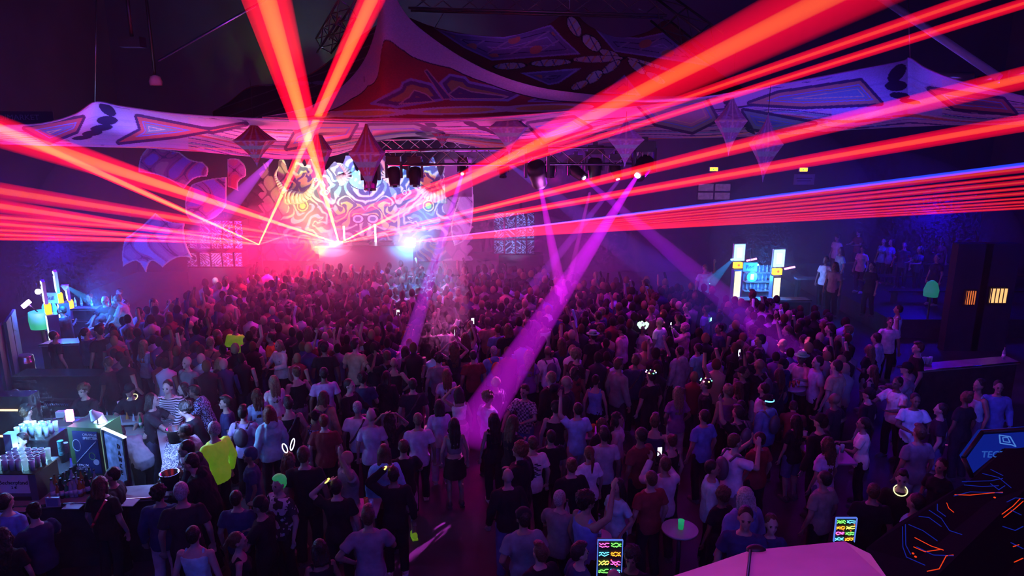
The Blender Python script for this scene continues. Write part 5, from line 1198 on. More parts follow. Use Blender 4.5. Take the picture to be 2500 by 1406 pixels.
# drinks on the far counter
for px, py, lab in ((294, 1000, 'pale yellow drink alone on the far counter'), (318, 1000, 'pale drink held before the capped person'), (330, 999, 'taller yellow drink beside the pale one')):
    cup(onz(px, py, 1.12), lab, 'drinks on the far counter', white, principled('yellow_drink', (.8, .65, .2), .3, emit=(.8, .6, .15), es=.15), 1.0)
root = thing('paper_stack', 'small white box on the far counter beside the pink lamp', 'box', onz(156, 1018, 1.1)); MB().box((0, 0, .06), (.24, .1, .12)).build('box_body', white, root); MB().box((0, -.052, .06), (.2, .004, .08)).build('box_label', principled('pale_print', (.5, .5, .6), .6), root)
# shelves of bottles and glasses inside the bar
for k in range(13):
    px = 265 + k * 16; bottle(onz(px, 1035 + (k % 3) * 4, 1.0), 'upright bottle in the row under the far counter', 'bottles under the far counter', [blueg_m, green_m, blueg_m, brown_m][k % 4], .8)
o = counter(onz(245, 1046, .98), onz(470, 1032, .98), (0, -1, 0), .35, 'lower back shelf inside the near bar holding bottles', h=.98, name='bar_shelf', lip=False)
for k in range(24):
    px = 118 + (k * 37) % 122; py = 1190 + (k * 13) % 38
    bottle(onz(px, py, 1.11) + Vector((0, .06, 0)), 'dark bottle in the cluster on the front counter', 'bottles on the front counter', [blueg_m, green_m, brown_m, blueg_m, black][k % 5], random.uniform(.7, 1.05))
# tap tower with glasses on its tray
def tray_box(px, py, z, w, d, h, label, name, mat):
    p = onz(px, py, z); root = thing(name, label, 'bar box', (p.x, p.y, 0)); MB().box((0, 0, z - h / 2), (w, d, h)).build('box_body', mat, root); MB().box((0, 0, z + .01), (w + .04, d + .04, .02)).build('box_tray', steel, root)
    if z - h > .02: 
        for sx in (-1, 1):
            for sy in (-1, 1): MB().box((sx * (w / 2 - .03), sy * (d / 2 - .03), (z - h) / 2), (.04, .04, z - h)).build('leg', darkmetal, root)
    return root, p
r1, p1 = tray_box(92, 1062, 1.5, .62, .42, .55, 'metal drinks dispenser crowded with bright glasses on top', 'drinks_dispenser', steel)
for sx in (-1, 0, 1): MB().tube((sx * .14, -.22, 1.42), (sx * .14, -.3, 1.36), .012).box((sx * .14, -.24, 1.45), (.03, .05, .1)).build('tap', steel, r1)
MB().box((0, -.215, 1.28), (.36, .01, .14)).build('green_panel', principled('green_panel', (.05, .3, .15), .4), r1)
r2, p2 = tray_box(62, 1138, 1.52, .62, .5, .7, 'white-labelled juice cabinet with rows of bright empty glasses on top', 'juice_cabinet', principled('cabinet_shell', (.12, .13, .16), .4))
MB().box((-.02, -.255, 1.37), (.44, .01, .3)).build('paper_notice', principled('paper', (.75, .78, .85), .7), r2)
text_mesh('notice_lettering', 'Becherpfand', .085, black, r2, (-.02, -.262, 1.39)); text_mesh('notice_amount', '2 \u20ac', .06, black, r2, (-.02, -.262, 1.31))
MB().box((.0, -.255, 1.02), (.4, .01, .28)).build('dark_window', principled('dark_glass2', (.05, .06, .05), .15), r2)
cupglow = principled('glowing_plastic', (.7, .85, .9), .3, emit=(.2, .55, .75), es=.5)  # emission added so cups and bottles look brightly lit
for i in range(5):
    for j in range(3):
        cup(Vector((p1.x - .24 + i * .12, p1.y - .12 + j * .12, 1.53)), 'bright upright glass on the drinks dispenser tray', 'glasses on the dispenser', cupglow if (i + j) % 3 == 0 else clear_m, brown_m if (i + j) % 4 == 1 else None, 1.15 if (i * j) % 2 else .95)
for i in range(6):
    for j in range(4):
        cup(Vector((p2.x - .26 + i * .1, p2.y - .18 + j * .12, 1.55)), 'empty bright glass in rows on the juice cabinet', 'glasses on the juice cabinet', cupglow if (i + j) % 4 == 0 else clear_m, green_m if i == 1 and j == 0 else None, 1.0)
stack_cups(onz(155, 1130, 1.15), 14, 'tall tower of nested green cups beside the poster kiosk', principled('teal_cup', (.1, .5, .45), .4)); stack_cups(onz(165, 1125, 1.15), 10, 'shorter tower of nested cups touching the kiosk', clear_m)
r, p = tray_box(140, 1140, 1.14, .5, .5, .3, 'low steel work table between dispenser and kiosk', 'work_table', steel)
root = thing('card_reader_sign', 'small white framed sign standing on the front counter', 'sign', onz(131, 1236, 1.11)); MB().box((0, 0, .07), (.2, .03, .15)).build('frame', principled('pale_frame', (.35, .45, .6), .4), root); MB().box((0, -.017, .07), (.16, .004, .11)).build('paper_insert', principled('blue_insert', (.15, .2, .4), .6), root)
for px, py, w, lab in ((178, 1238, .25, 'folded paper lying on the front counter'), (300, 1228, .4, 'bar towel lying on the front counter'), (48, 1245, .22, 'round tray lying near the counter end')):
    o = MB().box((0, 0, .006), (w, w * .5, .012)).build('bar_towel', principled('towel', (.35, .4, .55), .8)); o.location = onz(px, py, 1.105); tag(o, lab, 'towel')
# poster kiosk
KD = 10.3; kt = at(203, 1044, KD); kh = kt.z
root = thing('poster_kiosk', 'green drinks kiosk with a dark blue spritzer poster', 'kiosk', (kt.x, KD, 0), R(-6))
kiosk_m = principled('kiosk_green', (.06, .15, .04), .5); MB().box((0, .25, kh / 2), (.56, .5, kh)).build('kiosk_body', kiosk_m, root)
MB().box((.02, -.01, kh - .42), (.42, .02, .72)).build('poster', principled('poster_blue', (.02, .03, .16), .35), root)
pi = principled('poster_ink', (.6, .62, .8), .5)
text_mesh('poster_heading', 'ORANGE\nSPRITZER', .06, pi, root, (.11, -.025, kh - .14)); text_mesh('poster_footer', 'LEMON\nSPRITZER', .06, pi, root, (-.08, -.025, kh - .68))
m = MB().tube((-.18, -.022, kh - .6), (.2, -.022, kh - .22), .006); m.build('poster_line', pi, root)
MB().lathe((0, 0, 0), [(.05, 0), (.05, .006)], 18, Vector((0, -1, 0)).to_track_quat('Z', 'Y')).ell((0, 0, 0), (.001, .001, .001)).build('poster_fruit', pi, root, loc=(.16, -.02, kh - .58)); MB().path([(-.14 + .07 * math.cos(t), -.022, kh - .3 + .1 * math.sin(t)) for t in [2 * PI * k / 14 for k in range(15)]], .005).build('poster_glass_outline', pi, root)
MB().path([(.1 + .05 * math.cos(t), -.022, kh - .48 + .06 * math.sin(t)) for t in [2 * PI * k / 14 for k in range(15)]], .006).build('poster_fruit_outline', principled('poster_green', (.2, .5, .2), .5), root)
MB().box((.31, .05, kh - .55), (.035, .06, 1.0)).build('light_strip', emis('strip_white', (.7, .85, 1), 3), root)
def clip_lamp(px, py, d, aim, label, col, e):
    p = at(px, py, d); root = thing('clamp_lamp', label, 'lamp', p); a = (Vector(aim) - p).normalized(); q = a.to_track_quat('Z', 'Y')
    MB().lathe((0, 0, 0), [(.03, -.14), (.045, -.1), (.1, .0), (.105, .01), (.09, 0)], 16, q).build('lamp_shade', white, root); MB().lathe(a * .0, [(.085, 0), (.085, .008)], 14, q).build('bulb_face', emis('bulb_%d' % px, col, 6), root)
    MB().tube((0, 0, -.02), (0, .02, -.22), .01).build('clamp_arm', darkmetal, root); return p, a
lp, la = clip_lamp(236, 1018, 10.4, at(330, 1120, 10.6), 'bright white clamp lamp on the poster kiosk, tilted', (.7, .85, 1), 1); lq, lb = clip_lamp(246, 1030, 10.5, at(245, 1120, 10.4), 'second bright clamp lamp just under the tilted one', (.75, .9, 1), 1)
p = at(170, 1014, 10.5); root = thing('pink_lamp', 'small glowing pink lamp standing on the poster kiosk', 'lamp', p); MB().box((0, 0, 0), (.1, .06, .19)).build('glowing_face', emis('pink_glow', (1, .15, .75), 8), root); MB().tube((0, 0, -.09), (.03, .05, -.24), .01).build('lamp_stem', darkmetal, root)
# the kiosk's open glass door with a poster on it
P0, P1 = at(251, 1046, 10.25), at(303, 1051, 9.9); fh = P0.z; W_ = math.hypot(P1.x - P0.x, P1.y - P0.y)
root = thing('fridge_door', 'open cabinet door with a grey dance poster, held by the bending bartender', 'door', (P0.x, P0.y, 0), math.atan2(P1.y - P0.y, P1.x - P0.x))
MB().box((W_ / 2, 0, fh / 2 + .1), (W_, .03, fh - .2)).build('door_panel', principled('door_shell', (.16, .2, .32), .3), root)
for x_ in (.02, W_ - .02): MB().box((x_, -.01, fh / 2 + .1), (.04, .05, fh - .2)).build('door_stile', steel, root)
MB().box((W_ / 2, -.02, fh - .42), (W_ * .8, .01, .72)).build('door_poster', principled('grey_poster', (.42, .42, .6), .6, noise_amt=.6, scale=9), root)
text_mesh('poster_lettering', 'D\nA\nN\nC\nE', .11, black, root, (W_ * .72, -.03, fh - .4)); MB().box((W_ / 2, 0, fh + .01), (W_, .05, .02)).build('lit_top_edge', emis('fridge_top', (.7, .85, 1), 2), root)
MB().box((W_ - .02, -.06, fh - .9), (.03, .05, .4)).build('handle', steel, root)
# bar staff
bp = bar_person(340, 1062, 1.40, 'm', 'bend', 'tee', 'gry', 'buzz', 'dk', 60, 'bartender in grey tee bending into the open fridge', bc='blk')
bar_person(360, 962, 1.76, 'm', 'reach', 'tee', 'dk', 'bob', 'dk', -80, 'young bartender in dark tee with raised open hands', bc='den')
q = bar_person(60, 990, 1.76, 'm', 'pockets', 'tee', 'blk', 'cap', 'br', -10, 'capped bartender with white lettering across the back'); text_mesh('back_lettering', 'mooo', .12, white, q, (0, -.142, 1.3))
bar_person(55, 1066, 1.7, 'm', 'front', 'tee', 'blk', 'buzz', 'dk', 175, 'bartender looking down behind the rows of bright glasses')
BARBOX.append((-9, -5, 8.9, 12.9))
# low amber shelf lights inside the bar
root = thing('back_shelf', 'amber-lit shelf unit behind the capped bartender', 'shelf', onz(20, 1062, .0)); 
p = at(18, 1040, 11.6); root.location = (p.x, 11.6, 0)
MB().box((0, .15, .9), (.9, .3, 1.8)).build('shelf_carcass', black, root); MB().box((0, -.01, 1.55), (.85, .02, .03)).build('upper_light_line', emis('amber_line', (1, .55, .25), 3), root); MB().box((0, -.01, 1.05), (.85, .02, .03)).build('lower_light_line', emis('amber_line', (1, .55, .25), 3), root)
root = thing('rear_light_column', 'pale blue-lit column at the frame edge beside the shelf', 'column', (at(5, 1080, 9.6).x - .1, 9.9, 0)); MB().box((0, 0, .95), (.12, .12, 1.9)).build('column_body', principled('pale_column', (.3, .5, .7), .4), root)

# side bar by the wall
def sign_tower(px, ytop, ymid, d, w, label, face, two=True):
    """tall lit advertising tower: sign on top, amber warning box, lit pillar below"""
    t, b = at(px, ytop, d), at(px, ymid, d); root = thing('sign_tower', label, 'sign tower', (t.x, d, 0), R(face)); h = t.z - b.z
    z0 = b.z
    MB().box((0, .04, z0 + h / 2), (w + .06, .06, h + .06)).build('sign_frame', white, root); MB().box((0, 0, z0 + h / 2), (w, .03, h)).build('lit_sign', emis('sign_cyan', (.35, .8, 1), 2.5), root)
    MB().box((0, -.02, z0 + h * .5), (w * .45, .01, h * .6)).build('sign_print', emis('sign_print', (.85, .95, .8), 3.5), root)
    MB().box((0, .06, z0 - .17), (w * .8, .14, .2)).build('amber_box', emis('amber_box', (1, .5, .02), 2.2), root); text_mesh('bull_mark', '\u2022', .3, emis('amber_mark', (1, .15, .02), 2), root, (0, -.02, z0 - .17))
    ph = z0 - .32; MB().box((0, .1, ph / 2), (w * .8, .2, ph)).build('pillar_body', principled('pillar_blue', (.1, .14, .3), .4), root); MB().box((0, -.01, ph * .62), (w * .6, .02, ph * .7)).build('lit_pillar_panel', emis('pillar_glow', (1, .85, .45), 1.8), root)
    return root
sign_tower(1807, 597, 636, 23, .36, 'lit sign tower at the far side bar, nearer the stage', 8); sign_tower(1904, 610, 651, 22, .36, 'lit sign tower at the far side bar, nearer the seating', 8)
p = at(1858, 700, 23.2); root = thing('back_bar_shelf', 'brilliant cyan-lit bottle shelf between the two far sign towers', 'shelf', (p.x, 23.4, 0)); MB().box((0, .1, .9), (1.1, .1, 1.8)).build('shelf_back', principled('shelf_back', (.2, .3, .4), .5), root)
for k in range(3): MB().box((0, -.05, .95 + k * .32), (1.1, .26, .03)).build('shelf_board', white, root)
for k in range(3):
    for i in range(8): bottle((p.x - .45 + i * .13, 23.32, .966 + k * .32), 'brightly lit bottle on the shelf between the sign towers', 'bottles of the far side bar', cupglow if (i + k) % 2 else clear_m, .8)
root = thing('brand_sign', 'pale blue Red sign hanging between the far sign towers', 'sign', at(1832, 652, 22.6)); MB().box((0, .03, 0), (.46, .04, .3)).build('sign_board', principled('sign_blue', (.12, .3, .5), .5, emit=(.03, .15, .3), es=.8), root); text_mesh('sign_lettering', 'Red', .17, principled('sign_ink', (.02, .03, .08), .6), root, (0, 0, 0)); MB().tube((0, .03, .15), (0, .03, .6), .01).build('hanger', darkmetal, root)
root = thing('round_sign', 'round green and white lit disc below the Red sign', 'sign', at(1835, 675, 22.5)); MB().lathe((0, 0, 0), [(.17, 0), (.17, .05)], 24, Vector((0, -1, 0)).to_track_quat('Z', 'Y')).build('disc', principled('disc_green', (.1, .5, .4), .5, emit=(.05, .4, .4), es=.6), root); MB().box((0, -.06, 0), (.1, .01, .18)).build('disc_mark', emis('disc_mark', (.7, .9, 1), 3), root)
for px, py, d, lab, col in ((1835, 634, 23, 'pink light bar slanting from the nearer-stage tower', (1, .2, .7)), (1928, 654, 22, 'pink light bar slanting from the second sign tower', (1, .2, .7)), (1790, 633, 23, 'small cyan lamp at the tower nearer the stage', (.2, .8, 1)), (1846, 647, 22.8, 'small cyan work lamp between the sign towers', (.4, .9, 1))):
    p = at(px, py, d); root = thing('light_bar', lab, 'lamp', p); MB().box((0, 0, 0), (.34 if col[0] == 1 else .16, .05, .05), rz=.0).build('glowing_bar', emis('bar_%.1f' % col[1], col, 5), root); root.rotation_euler = (0, R(-12), 0); MB().box((0, .05, .02), (.1, .05, .06)).build('bracket', black, root)
counter((at(1780, 720, 22).x, 21.3), (at(1960, 720, 22).x, 21.3), (0, 1, 0), .5, 'far side bar counter hidden among the crowd'); BARBOX.append((at(1760, 720, 22).x, at(1980, 720, 22).x, 21.0, 24.5))
root = thing('side_barrier', 'blue-lit horizontal counter rail right beside the far side bar', 'barrier', onz(2000, 690, 1.6)); root.location = at(1970, 690, 23); MB().box((.4, 0, .0), (1.6, .3, .06)).build('rail_top', counter_m, root); MB().box((1.1, 0, -.7), (.08, .25, 1.4)).box((-.3, 0, -.7), (.08, .25, 1.4)).build('rail_post', darkmetal, root); root.location.z = 1.45
# bartenders of the far side bar
bar_person(1722, 650, 1.75, 'm', 'armup', 'tee', 'cya', 'buzz', 'bl', 180, 'blue-lit person with an arm raised before the far side bar', scl=1.02)

# wall bar at the other side: two slim towers seen edge-on
def slim_tower(px, y0, y1, d, label):
    t, b = at(px, y0, d), at(px, y1, d); root = thing('sign_tower', label, 'sign tower', (t.x, d, 0), R(-52)); h = t.z - b.z; z0 = b.z
    MB().box((0, .04, z0 + h / 2), (.36, .07, h + .05)).build('sign_frame', white, root); MB().box((0, 0, z0 + h / 2), (.3, .03, h)).build('lit_sign', emis('sign_white', (.7, .9, 1), 2.2), root); MB().box((0, -.02, z0 + h - .08), (.14, .01, .05)).build('sign_mark', black, root)
    MB().box((0, .06, z0 - .18), (.3, .14, .24)).build('amber_box', emis('amber_box', (1, .5, .02), 2.2), root); ph = z0 - .32
    MB().box((0, .12, ph / 2), (.34, .24, ph)).build('pillar_body', principled('pillar_blue', (.1, .14, .3), .4), root); MB().box((0, -.01, ph * .62), (.2, .02, ph * .7)).build('lit_pillar_panel', emis('pillar_white', (.7, .95, .9), 2), root)
slim_tower(130, 664, 712, 18.6, 'slim white-lit sign tower at the wall bar, farther one'); slim_tower(100, 688, 738, 17.3, 'slim white-lit sign tower at the wall bar, nearer one'); slim_tower(160, 700, 730, 20.5, 'short lit tower at the far end of the wall bar')
root = thing('brand_sign', 'pale blue Bull sign between the slim towers', 'sign', at(122, 728, 18)); MB().box((0, .03, 0), (.36, .04, .28)).build('sign_board', principled('sign_blue2', (.2, .45, .7), .5, emit=(.05, .3, .5), es=.8), root); text_mesh('sign_lettering', 'Bull', .16, principled('sign_ink', (.02, .03, .08), .6), root, (0, 0, 0)); MB().tube((0, .03, -.14), (0, .03, -1.4), .015).build('sign_post', darkmetal, root)
root = thing('round_sign', 'round teal lit disc under the Bull sign', 'sign', at(122, 752, 18.1)); MB().lathe((0, 0, 0), [(.19, 0), (.19, .05)], 24, Vector((0, -1, 0)).to_track_quat('Z', 'Y')).build('disc', principled('disc_teal', (.1, .5, .6), .5, emit=(.03, .45, .6), es=1), root)
root = thing('green_barrel_lamp', 'round glowing green drum behind the nearer slim tower', 'drum', at(100, 780, 17.6)); MB().lathe((0, 0, -.22), [(.26, 0), (.28, .22), (.26, .44)], 20).build('drum_body', principled('drum_green', (.1, .6, .3), .5, emit=(.02, .5, .25), es=.8), root); MB().tube((0, 0, -.22), (0, 0, -1.3), .05).build('drum_stand', darkmetal, root)
p = at(64, 742, 16.8); root = thing('light_bar', 'glowing pink-white light bar tilted beside the wall bar', 'lamp', p); MB().box((0, 0, 0), (.24, .06, .1)).build('glowing_bar', emis('bar_white_pink', (1, .6, .95), 8), root); root.rotation_euler = (0, R(-38), 0); MB().tube((0, .04, 0), (.0, .1, -.3), .012).build('bracket', darkmetal, root)
p = at(93, 712, 17.2); root = thing('globe_lamp', 'round white globe lamp on the nearer slim tower', 'lamp', p); MB().ell((0, 0, 0), (.07, .07, .07)).build('globe', emis('globe_white', (.9, .8, 1), 8), root); MB().tube((0, 0, 0), (.05, .05, -.15), .01).build('bracket', darkmetal, root)
cl, ca_ = clip_lamp(162, 702, 18.8, onz(300, 760, 1.2), 'cyan clamp lamp spilling light over the wall bar', (.3, .85, 1), 1)
counter(onz(95, 842, 1.1), onz(205, 838, 1.1), (0, 1, 0), .5, 'front counter of the wall bar with a metal edge'); counter(onz(172, 755, 1.35), onz(295, 752, 1.35), (0, 1, 0), .4, 'bright back shelf of the wall bar, upper edge lit', h=1.35); counter(onz(172, 782, 1.0), onz(270, 782, 1.0), (0, 1, 0), .4, 'lower shelf line of the wall bar', h=1.0, name='bar_shelf')
BARBOX.append((-14.5, onz(205, 838, 1.1).x, 16.5, 21.5))
for k, (px, py) in enumerate(((185, 748), (200, 748), (276, 744), (281, 746), (268, 750), (225, 750))): bottle(onz(px, py, 1.35), 'small bottle on the lit back shelf of the wall bar', 'bottles on the wall bar shelf', [cupglow, blueg_m, green_m][k % 3], .9)
bar_person(155, 757, 1.75, 'm', 'front', 'tee', 'dk', 'buzz', 'dk', 95, 'bartender in profile lit cyan between the slim towers', dist=18.1)
bar_person(225, 742, 1.4, 'm', 'bend', 'tee', 'gry', 'buzz', 'bl', -60, 'bartender bending over behind the wall bar', dist=19.3)
bar_person(200, 812, 1.4, 'm', 'bend', 'tee', 'cya', 'buzz', 'dk', -100, 'bartender in pale tee ducking under the wall bar', dist=17.7)
root = thing('black_crate_stack', 'big black flight case block in front of the wall bar', 'flight case', onz(170, 900, 1.0)); root.location.z = 0; MB().box((0, -.25, .5), (2.0, .5, 1.0)).build('case_body', principled('case_black', (.008, .01, .02), .9, spec=.05), root); MB().box((0, -.51, .45), (1.6, .01, .05)).build('metal_strip', steel, root)
text_mesh('case_lettering', 'III   WWWWWW   II', .09, principled('faint_print', (.25, .45, .6), .5), root, (-.1, -.515, .32))
p = onz(60, 870, .9); root = thing('beer_keg', 'ribbed steel keg beside the wall bar panels', 'keg', (p.x, p.y, 0)); MB().box((0, 0, .2), (.5, .5, .4)).build('keg_stand', black, root); MB().lathe((0, 0, .4), [(.17, 0), (.19, .03), (.19, .12), (.2, .13), (.2, .16), (.19, .17), (.19, .33), (.2, .34), (.2, .37), (.19, .38), (.19, .5), (.17, .54)], 22).build('keg_body', steel, root)
for k, (px, d) in enumerate(((12, 15.4), (38, 16), (52, 16.6))):
    b = at(px, 900, d); root = thing('partition_screen', 'dark leaning partition panel beside the wall bar, %s' % ('at the frame edge', 'middle one', 'with a hanging net')[k], 'panel', (b.x, d, 0), R(-62)); MB().box((0, 0, 1.0), (.7, .06, 2.0)).build('panel_board', principled('panel_teal', (.05, .12, .16), .5), root); MB().box((0, -.035, 1.2), (.5, .01, 1.2)).build('panel_inset', principled('inset_teal', (.12, .3, .38), .4), root)
m = MB()
a, b = onz(70, 968, .15), onz(100, 925, .15); o = MB().box((0, 0, .03), ((Vector(b) - Vector(a)).length, .05, .06)).build('floor_strip', principled('pale_strip', (.3, .6, .7), .5)); o.location = a.lerp(b, .5); o.location.z = 0; o.rotation_euler = (0, 0, math.atan2(b.y - a.y, b.x - a.x)); tag(o, 'pale diagonal edge strip on the floor behind the near bar', 'edge strip')

# high table by the side counter and cups
root = counter(onz(2235, 906, 1.1), onz(2490, 884, 1.1), (0, 1, 0), .45, 'side counter with a bright blue-lit metal edge near the seating'); BARBOX.append((onz(2235, 906, 1.1).x, onz(2490, 884, 1.1).x, 14.6, 15.9))
for k, (px, py) in enumerate(((2256, 893), (2262, 892), (2270, 893), (2277, 891), (2456, 880), (2250, 894))): (bottle if px in (2456, 2250) else cup)(onz(px, py, 1.1) + Vector((0, .1, 0)), 'blue-lit drink on the side counter near the seating' if px < 2400 else 'single bottle on the side counter near the far person', 'drinks on the side counter')
def high_table(px, py, label, w=.5, rnd=True, z=1.05):
    p = onz(px, py, z); root = thing('high_table', label, 'table', (p.x, p.y, 0)); top_m = principled('table_top', (.35, .3, .38), .4)
    (MB().lathe((0, 0, z - .03), [(w / 2, 0), (w / 2, .03)], 26) if rnd else MB().box((0, 0, z - .015), (w, w, .03))).build('table_top', top_m, root); MB().tube((0, 0, .02), (0, 0, z - .03), .03).build('stem', darkmetal, root); MB().lathe((0, 0, 0), [(.24, 0), (.22, .02), (.03, .04)], 20).build('base', darkmetal, root); return p
org = principled('orange_drink', (.95, .25, .03), .35); redc = principled('red_paper_cup', (.8, .08, .03), .6)
p = high_table(1432, 1053, 'round high table carrying the orange drinks', .62); 
for k, (dx, dy) in enumerate(((0, -.05), (.12, -.02), (.22, .12))): cup(p + Vector((dx, dy, .002)), 'orange drink on the round high table', 'orange drinks on the round table', org, s=.85)
p = high_table(885, 1238, 'square high table beside the person with hand to ear', .5, False)
for k, (dx, dy) in enumerate(((.05, .02), (.14, -.03))): cup(p + Vector((dx, dy, .002)), 'half-empty amber drink on the square high table', 'amber drinks on the square table', org if k == 0 else clear_m, s=.8)
p = high_table(1937, 945, 'red-lit high table before the frilly pink person', .5)
for k in range(3): cup(p + Vector((-.1 + .1 * k, 0, .002)), 'red cup on the red-lit high table', 'red cups on the red-lit table', redc, s=.8)
p = high_table(2020, 1108, 'dark high table crowded with blue-lit glasses', .7, False)
for k in range(6): cup(p + Vector((-.28 + .11 * k, .05 * (k % 2), .002)), 'blue-lit glass on the dark high table', 'glasses on the dark high table', clear_m, s=.85)
high_table(1660, 1290, 'low dark table with a glowing green cup', .5); p = onz(1662, 1290, 1.05); root = thing('green_cup', 'glowing green cup alone on a dark table', 'cup', p); MB().lathe((0, 0, 0), [(.035, 0), (.045, .13), (.042, .13), (.03, .01)], 16).build('cup_body', principled('green_glow_cup', (.05, .7, .25), .4, emit=(.02, .6, .2), es=.35), root)
for px, py, lab in ((1384, 1262, 'clear bottle standing by the bowing person'), (1462, 1300, 'small bottle near the bottle lifter')):
    p = high_table(px, py + 8, 'small round table under the %s' % lab.split(' by')[0].split(' near')[0], .35); bottle(onz(px, py + 8, 1.052), lab, 'bottles in the nearest rows')

# neon menu boards
def menu(px, y0, y1, w, d, label, seed):
    t, b = at(px, y0, d), at(px, y1, d); h = t.z - b.z; root = thing('neon_menu_board', label, 'menu board', (b.x, d, 0)); z0 = b.z; W = w / F * d
    MB().box((0, .02, z0 + h / 2), (W, .03, h)).build('board', black, root); m = MB()
    for sx in (-1, 1): m.box((sx * W / 2, 0, z0 + h / 2), (.008, .03, h))
    m.box((0, 0, z0 + h), (W, .03, .008)).build('lit_frame', emis('frame_blue', (.1, .2, .8), 1.0), root); MB().box((-W * .3, .06, z0 / 2), (.03, .03, z0)).box((W * .3, .06, z0 / 2), (.03, .03, z0)).build('board_leg', darkmetal, root)
    rr = random.Random(seed); cols = [((1, .1, .6), 'pink'), ((.15, 1, .1), 'green'), ((.1, .6, 1), 'blue'), ((1, .3, .02), 'orange'), ((.8, .9, .1), 'yellow')]
    for gx in range(2):
        for gz in range(4):
            col, nm = cols[(gx + gz * 2 + seed) % 5]; m = MB(); cx = (gx - .5) * W * .48; cz = z0 + h * (.86 - gz * .24)
            for ln in range(2):
                pts = [(cx + (k / 9 - .5) * W * .4, -.004, cz + ln * h * .07 - .02 + rr.uniform(-.5, .5) * h * .06) for k in range(10)]; m.path(pts, .0045, 5)
            m.build('neon_writing', emis('neon_' + nm, col, 3.0), root)
    for k in range(6): MB().ell((rr.uniform(-.45, .45) * W, -.004, z0 + rr.uniform(.1, .8) * h), (.007, .004, .007), 8, 6).build('red_dot', emis('neon_dot', (1, .08, .02), 3), root)
menu(1487, 1318, 1406, 68, 7.2, 'large neon menu board with pink and green handwriting near the frame bottom', 0); menu(2060, 1264, 1322, 56, 7.6, 'smaller neon menu board with green writing behind the tent roof', 1)

# tent roof just below the balcony
tp = [at(1630, 1410, 5.2), at(1735, 1376, 5.4), at(1832, 1343, 5.5), at(2062, 1321, 5.7), at(2125, 1352, 5.2), at(2180, 1430, 4.6), at(1815, 1500, 4.2), at(1500, 1500, 4.4)]
root = thing('tent_roof', 'pink-lit pale tent roof with a dark seam, close below the balcony', 'tent', tp[2] - Vector((0, 0, 3)))
o_ = Vector(root.location)
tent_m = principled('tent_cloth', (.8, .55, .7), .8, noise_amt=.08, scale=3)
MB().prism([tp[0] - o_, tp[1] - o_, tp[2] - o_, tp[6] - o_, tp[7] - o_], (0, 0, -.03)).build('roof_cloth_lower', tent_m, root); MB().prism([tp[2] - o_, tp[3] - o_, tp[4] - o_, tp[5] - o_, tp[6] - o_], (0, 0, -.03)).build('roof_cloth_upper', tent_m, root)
MB().path([tp[2] - o_ + Vector((0, 0, .01)), tp[6] - o_ + Vector((0, 0, .01))], .012).build('seam', black, root); MB().ell(tp[2] - o_ + Vector((.05, 0, .0)), (.09, .06, .05)).build('corner_tie', black, root)
for q in (tp[7], tp[5], tp[0]): MB().tube((q - o_).to_tuple()[:2] + (-o_.z,), q - o_ - Vector((0, 0, .04)), .03).build('tent_pole', darkmetal, root)

# dark printed booth at the corner, with its lit screen
bd = [at(2115, 1338, 6.2), at(2195, 1275, 6.6), at(2372, 1170, 7.2), at(2452, 1098, 7.6), at(2600, 1080, 7.4), at(2600, 1480, 5.0), at(2185, 1480, 5.0)]
root = thing('printed_booth', 'black angular booth roof printed with glowing blue and red circuit lines', 'booth', (bd[1].x + 1, bd[1].y, 0)); o_ = Vector(root.location)
MB().prism([p - o_ for p in bd], (0, 0, -.12)).build('booth_roof', principled('booth_black', (.004, .004, .006), .9, spec=.05), root)
n_ = (bd[2] - bd[1]).cross(bd[6] - bd[1]).normalized(); n_ = n_ if n_.z > 0 else -n_
def onbooth(px, py):
    r = ray(px, py); o0 = Vector((0, 0, CH)); t = (bd[1] - o0).dot(n_) / r.dot(n_); return o0 + r * t - o_ + n_ * .02
bl, rd = emis('circuit_blue', (.02, .05, .9), .28), emis('circuit_red', (1, .06, .01), .8)
BL = [[(2205, 1290), (2206, 1340), (2215, 1365), (2260, 1385)], [(2212, 1285), (2213, 1335), (2225, 1358)], [(2220, 1285), (2255, 1300), (2290, 1325)], [(2245, 1265), (2270, 1268), (2300, 1290)], [(2270, 1250), (2300, 1270), (2320, 1300), (2350, 1310)], [(2290, 1235), (2290, 1250), (2310, 1265)], [(2350, 1180), (2420, 1178), (2450, 1172)],
      [(2355, 1188), (2400, 1192), (2440, 1190)], [(2330, 1215), (2370, 1205), (2450, 1208)], [(2400, 1160), (2440, 1170), (2470, 1195)], [(2420, 1150), (2450, 1165)], [(2460, 1230), (2480, 1220), (2500, 1222)], [(2470, 1250), (2495, 1262)], [(2420, 1185), (2440, 1200), (2455, 1190)], [(2240, 1340), (2280, 1360), (2330, 1362)], [(2470, 1330), (2500, 1345)], [(2450, 1290), (2480, 1300), (2500, 1290)]]
RD = [[(2235, 1317), (2275, 1338), (2305, 1348)], [(2232, 1340), (2260, 1352), (2300, 1346)], [(2265, 1400), (2295, 1394), (2312, 1362), (2330, 1360)], [(2313, 1232), (2318, 1245), (2330, 1255)], [(2332, 1212), (2370, 1213), (2420, 1208), (2450, 1206)], [(2448, 1260), (2475, 1240), (2492, 1222)], [(2452, 1268), (2480, 1246), (2500, 1228)], [(2478, 1378), (2500, 1368)], [(2475, 1340), (2490, 1335)]]
for pts in BL: MB().path([onbooth(*p) for p in pts], .0042, 5).build('circuit_line', bl, root)
for pts in RD: MB().path([onbooth(*p) for p in pts], .004, 5).build('circuit_line', rd, root)
for px, py in ((2231, 1356), (2237, 1364), (2430, 1219)): MB().ell(onbooth(px, py), (.012, .012, .008), 8, 6).build('circuit_dot', rd, root)
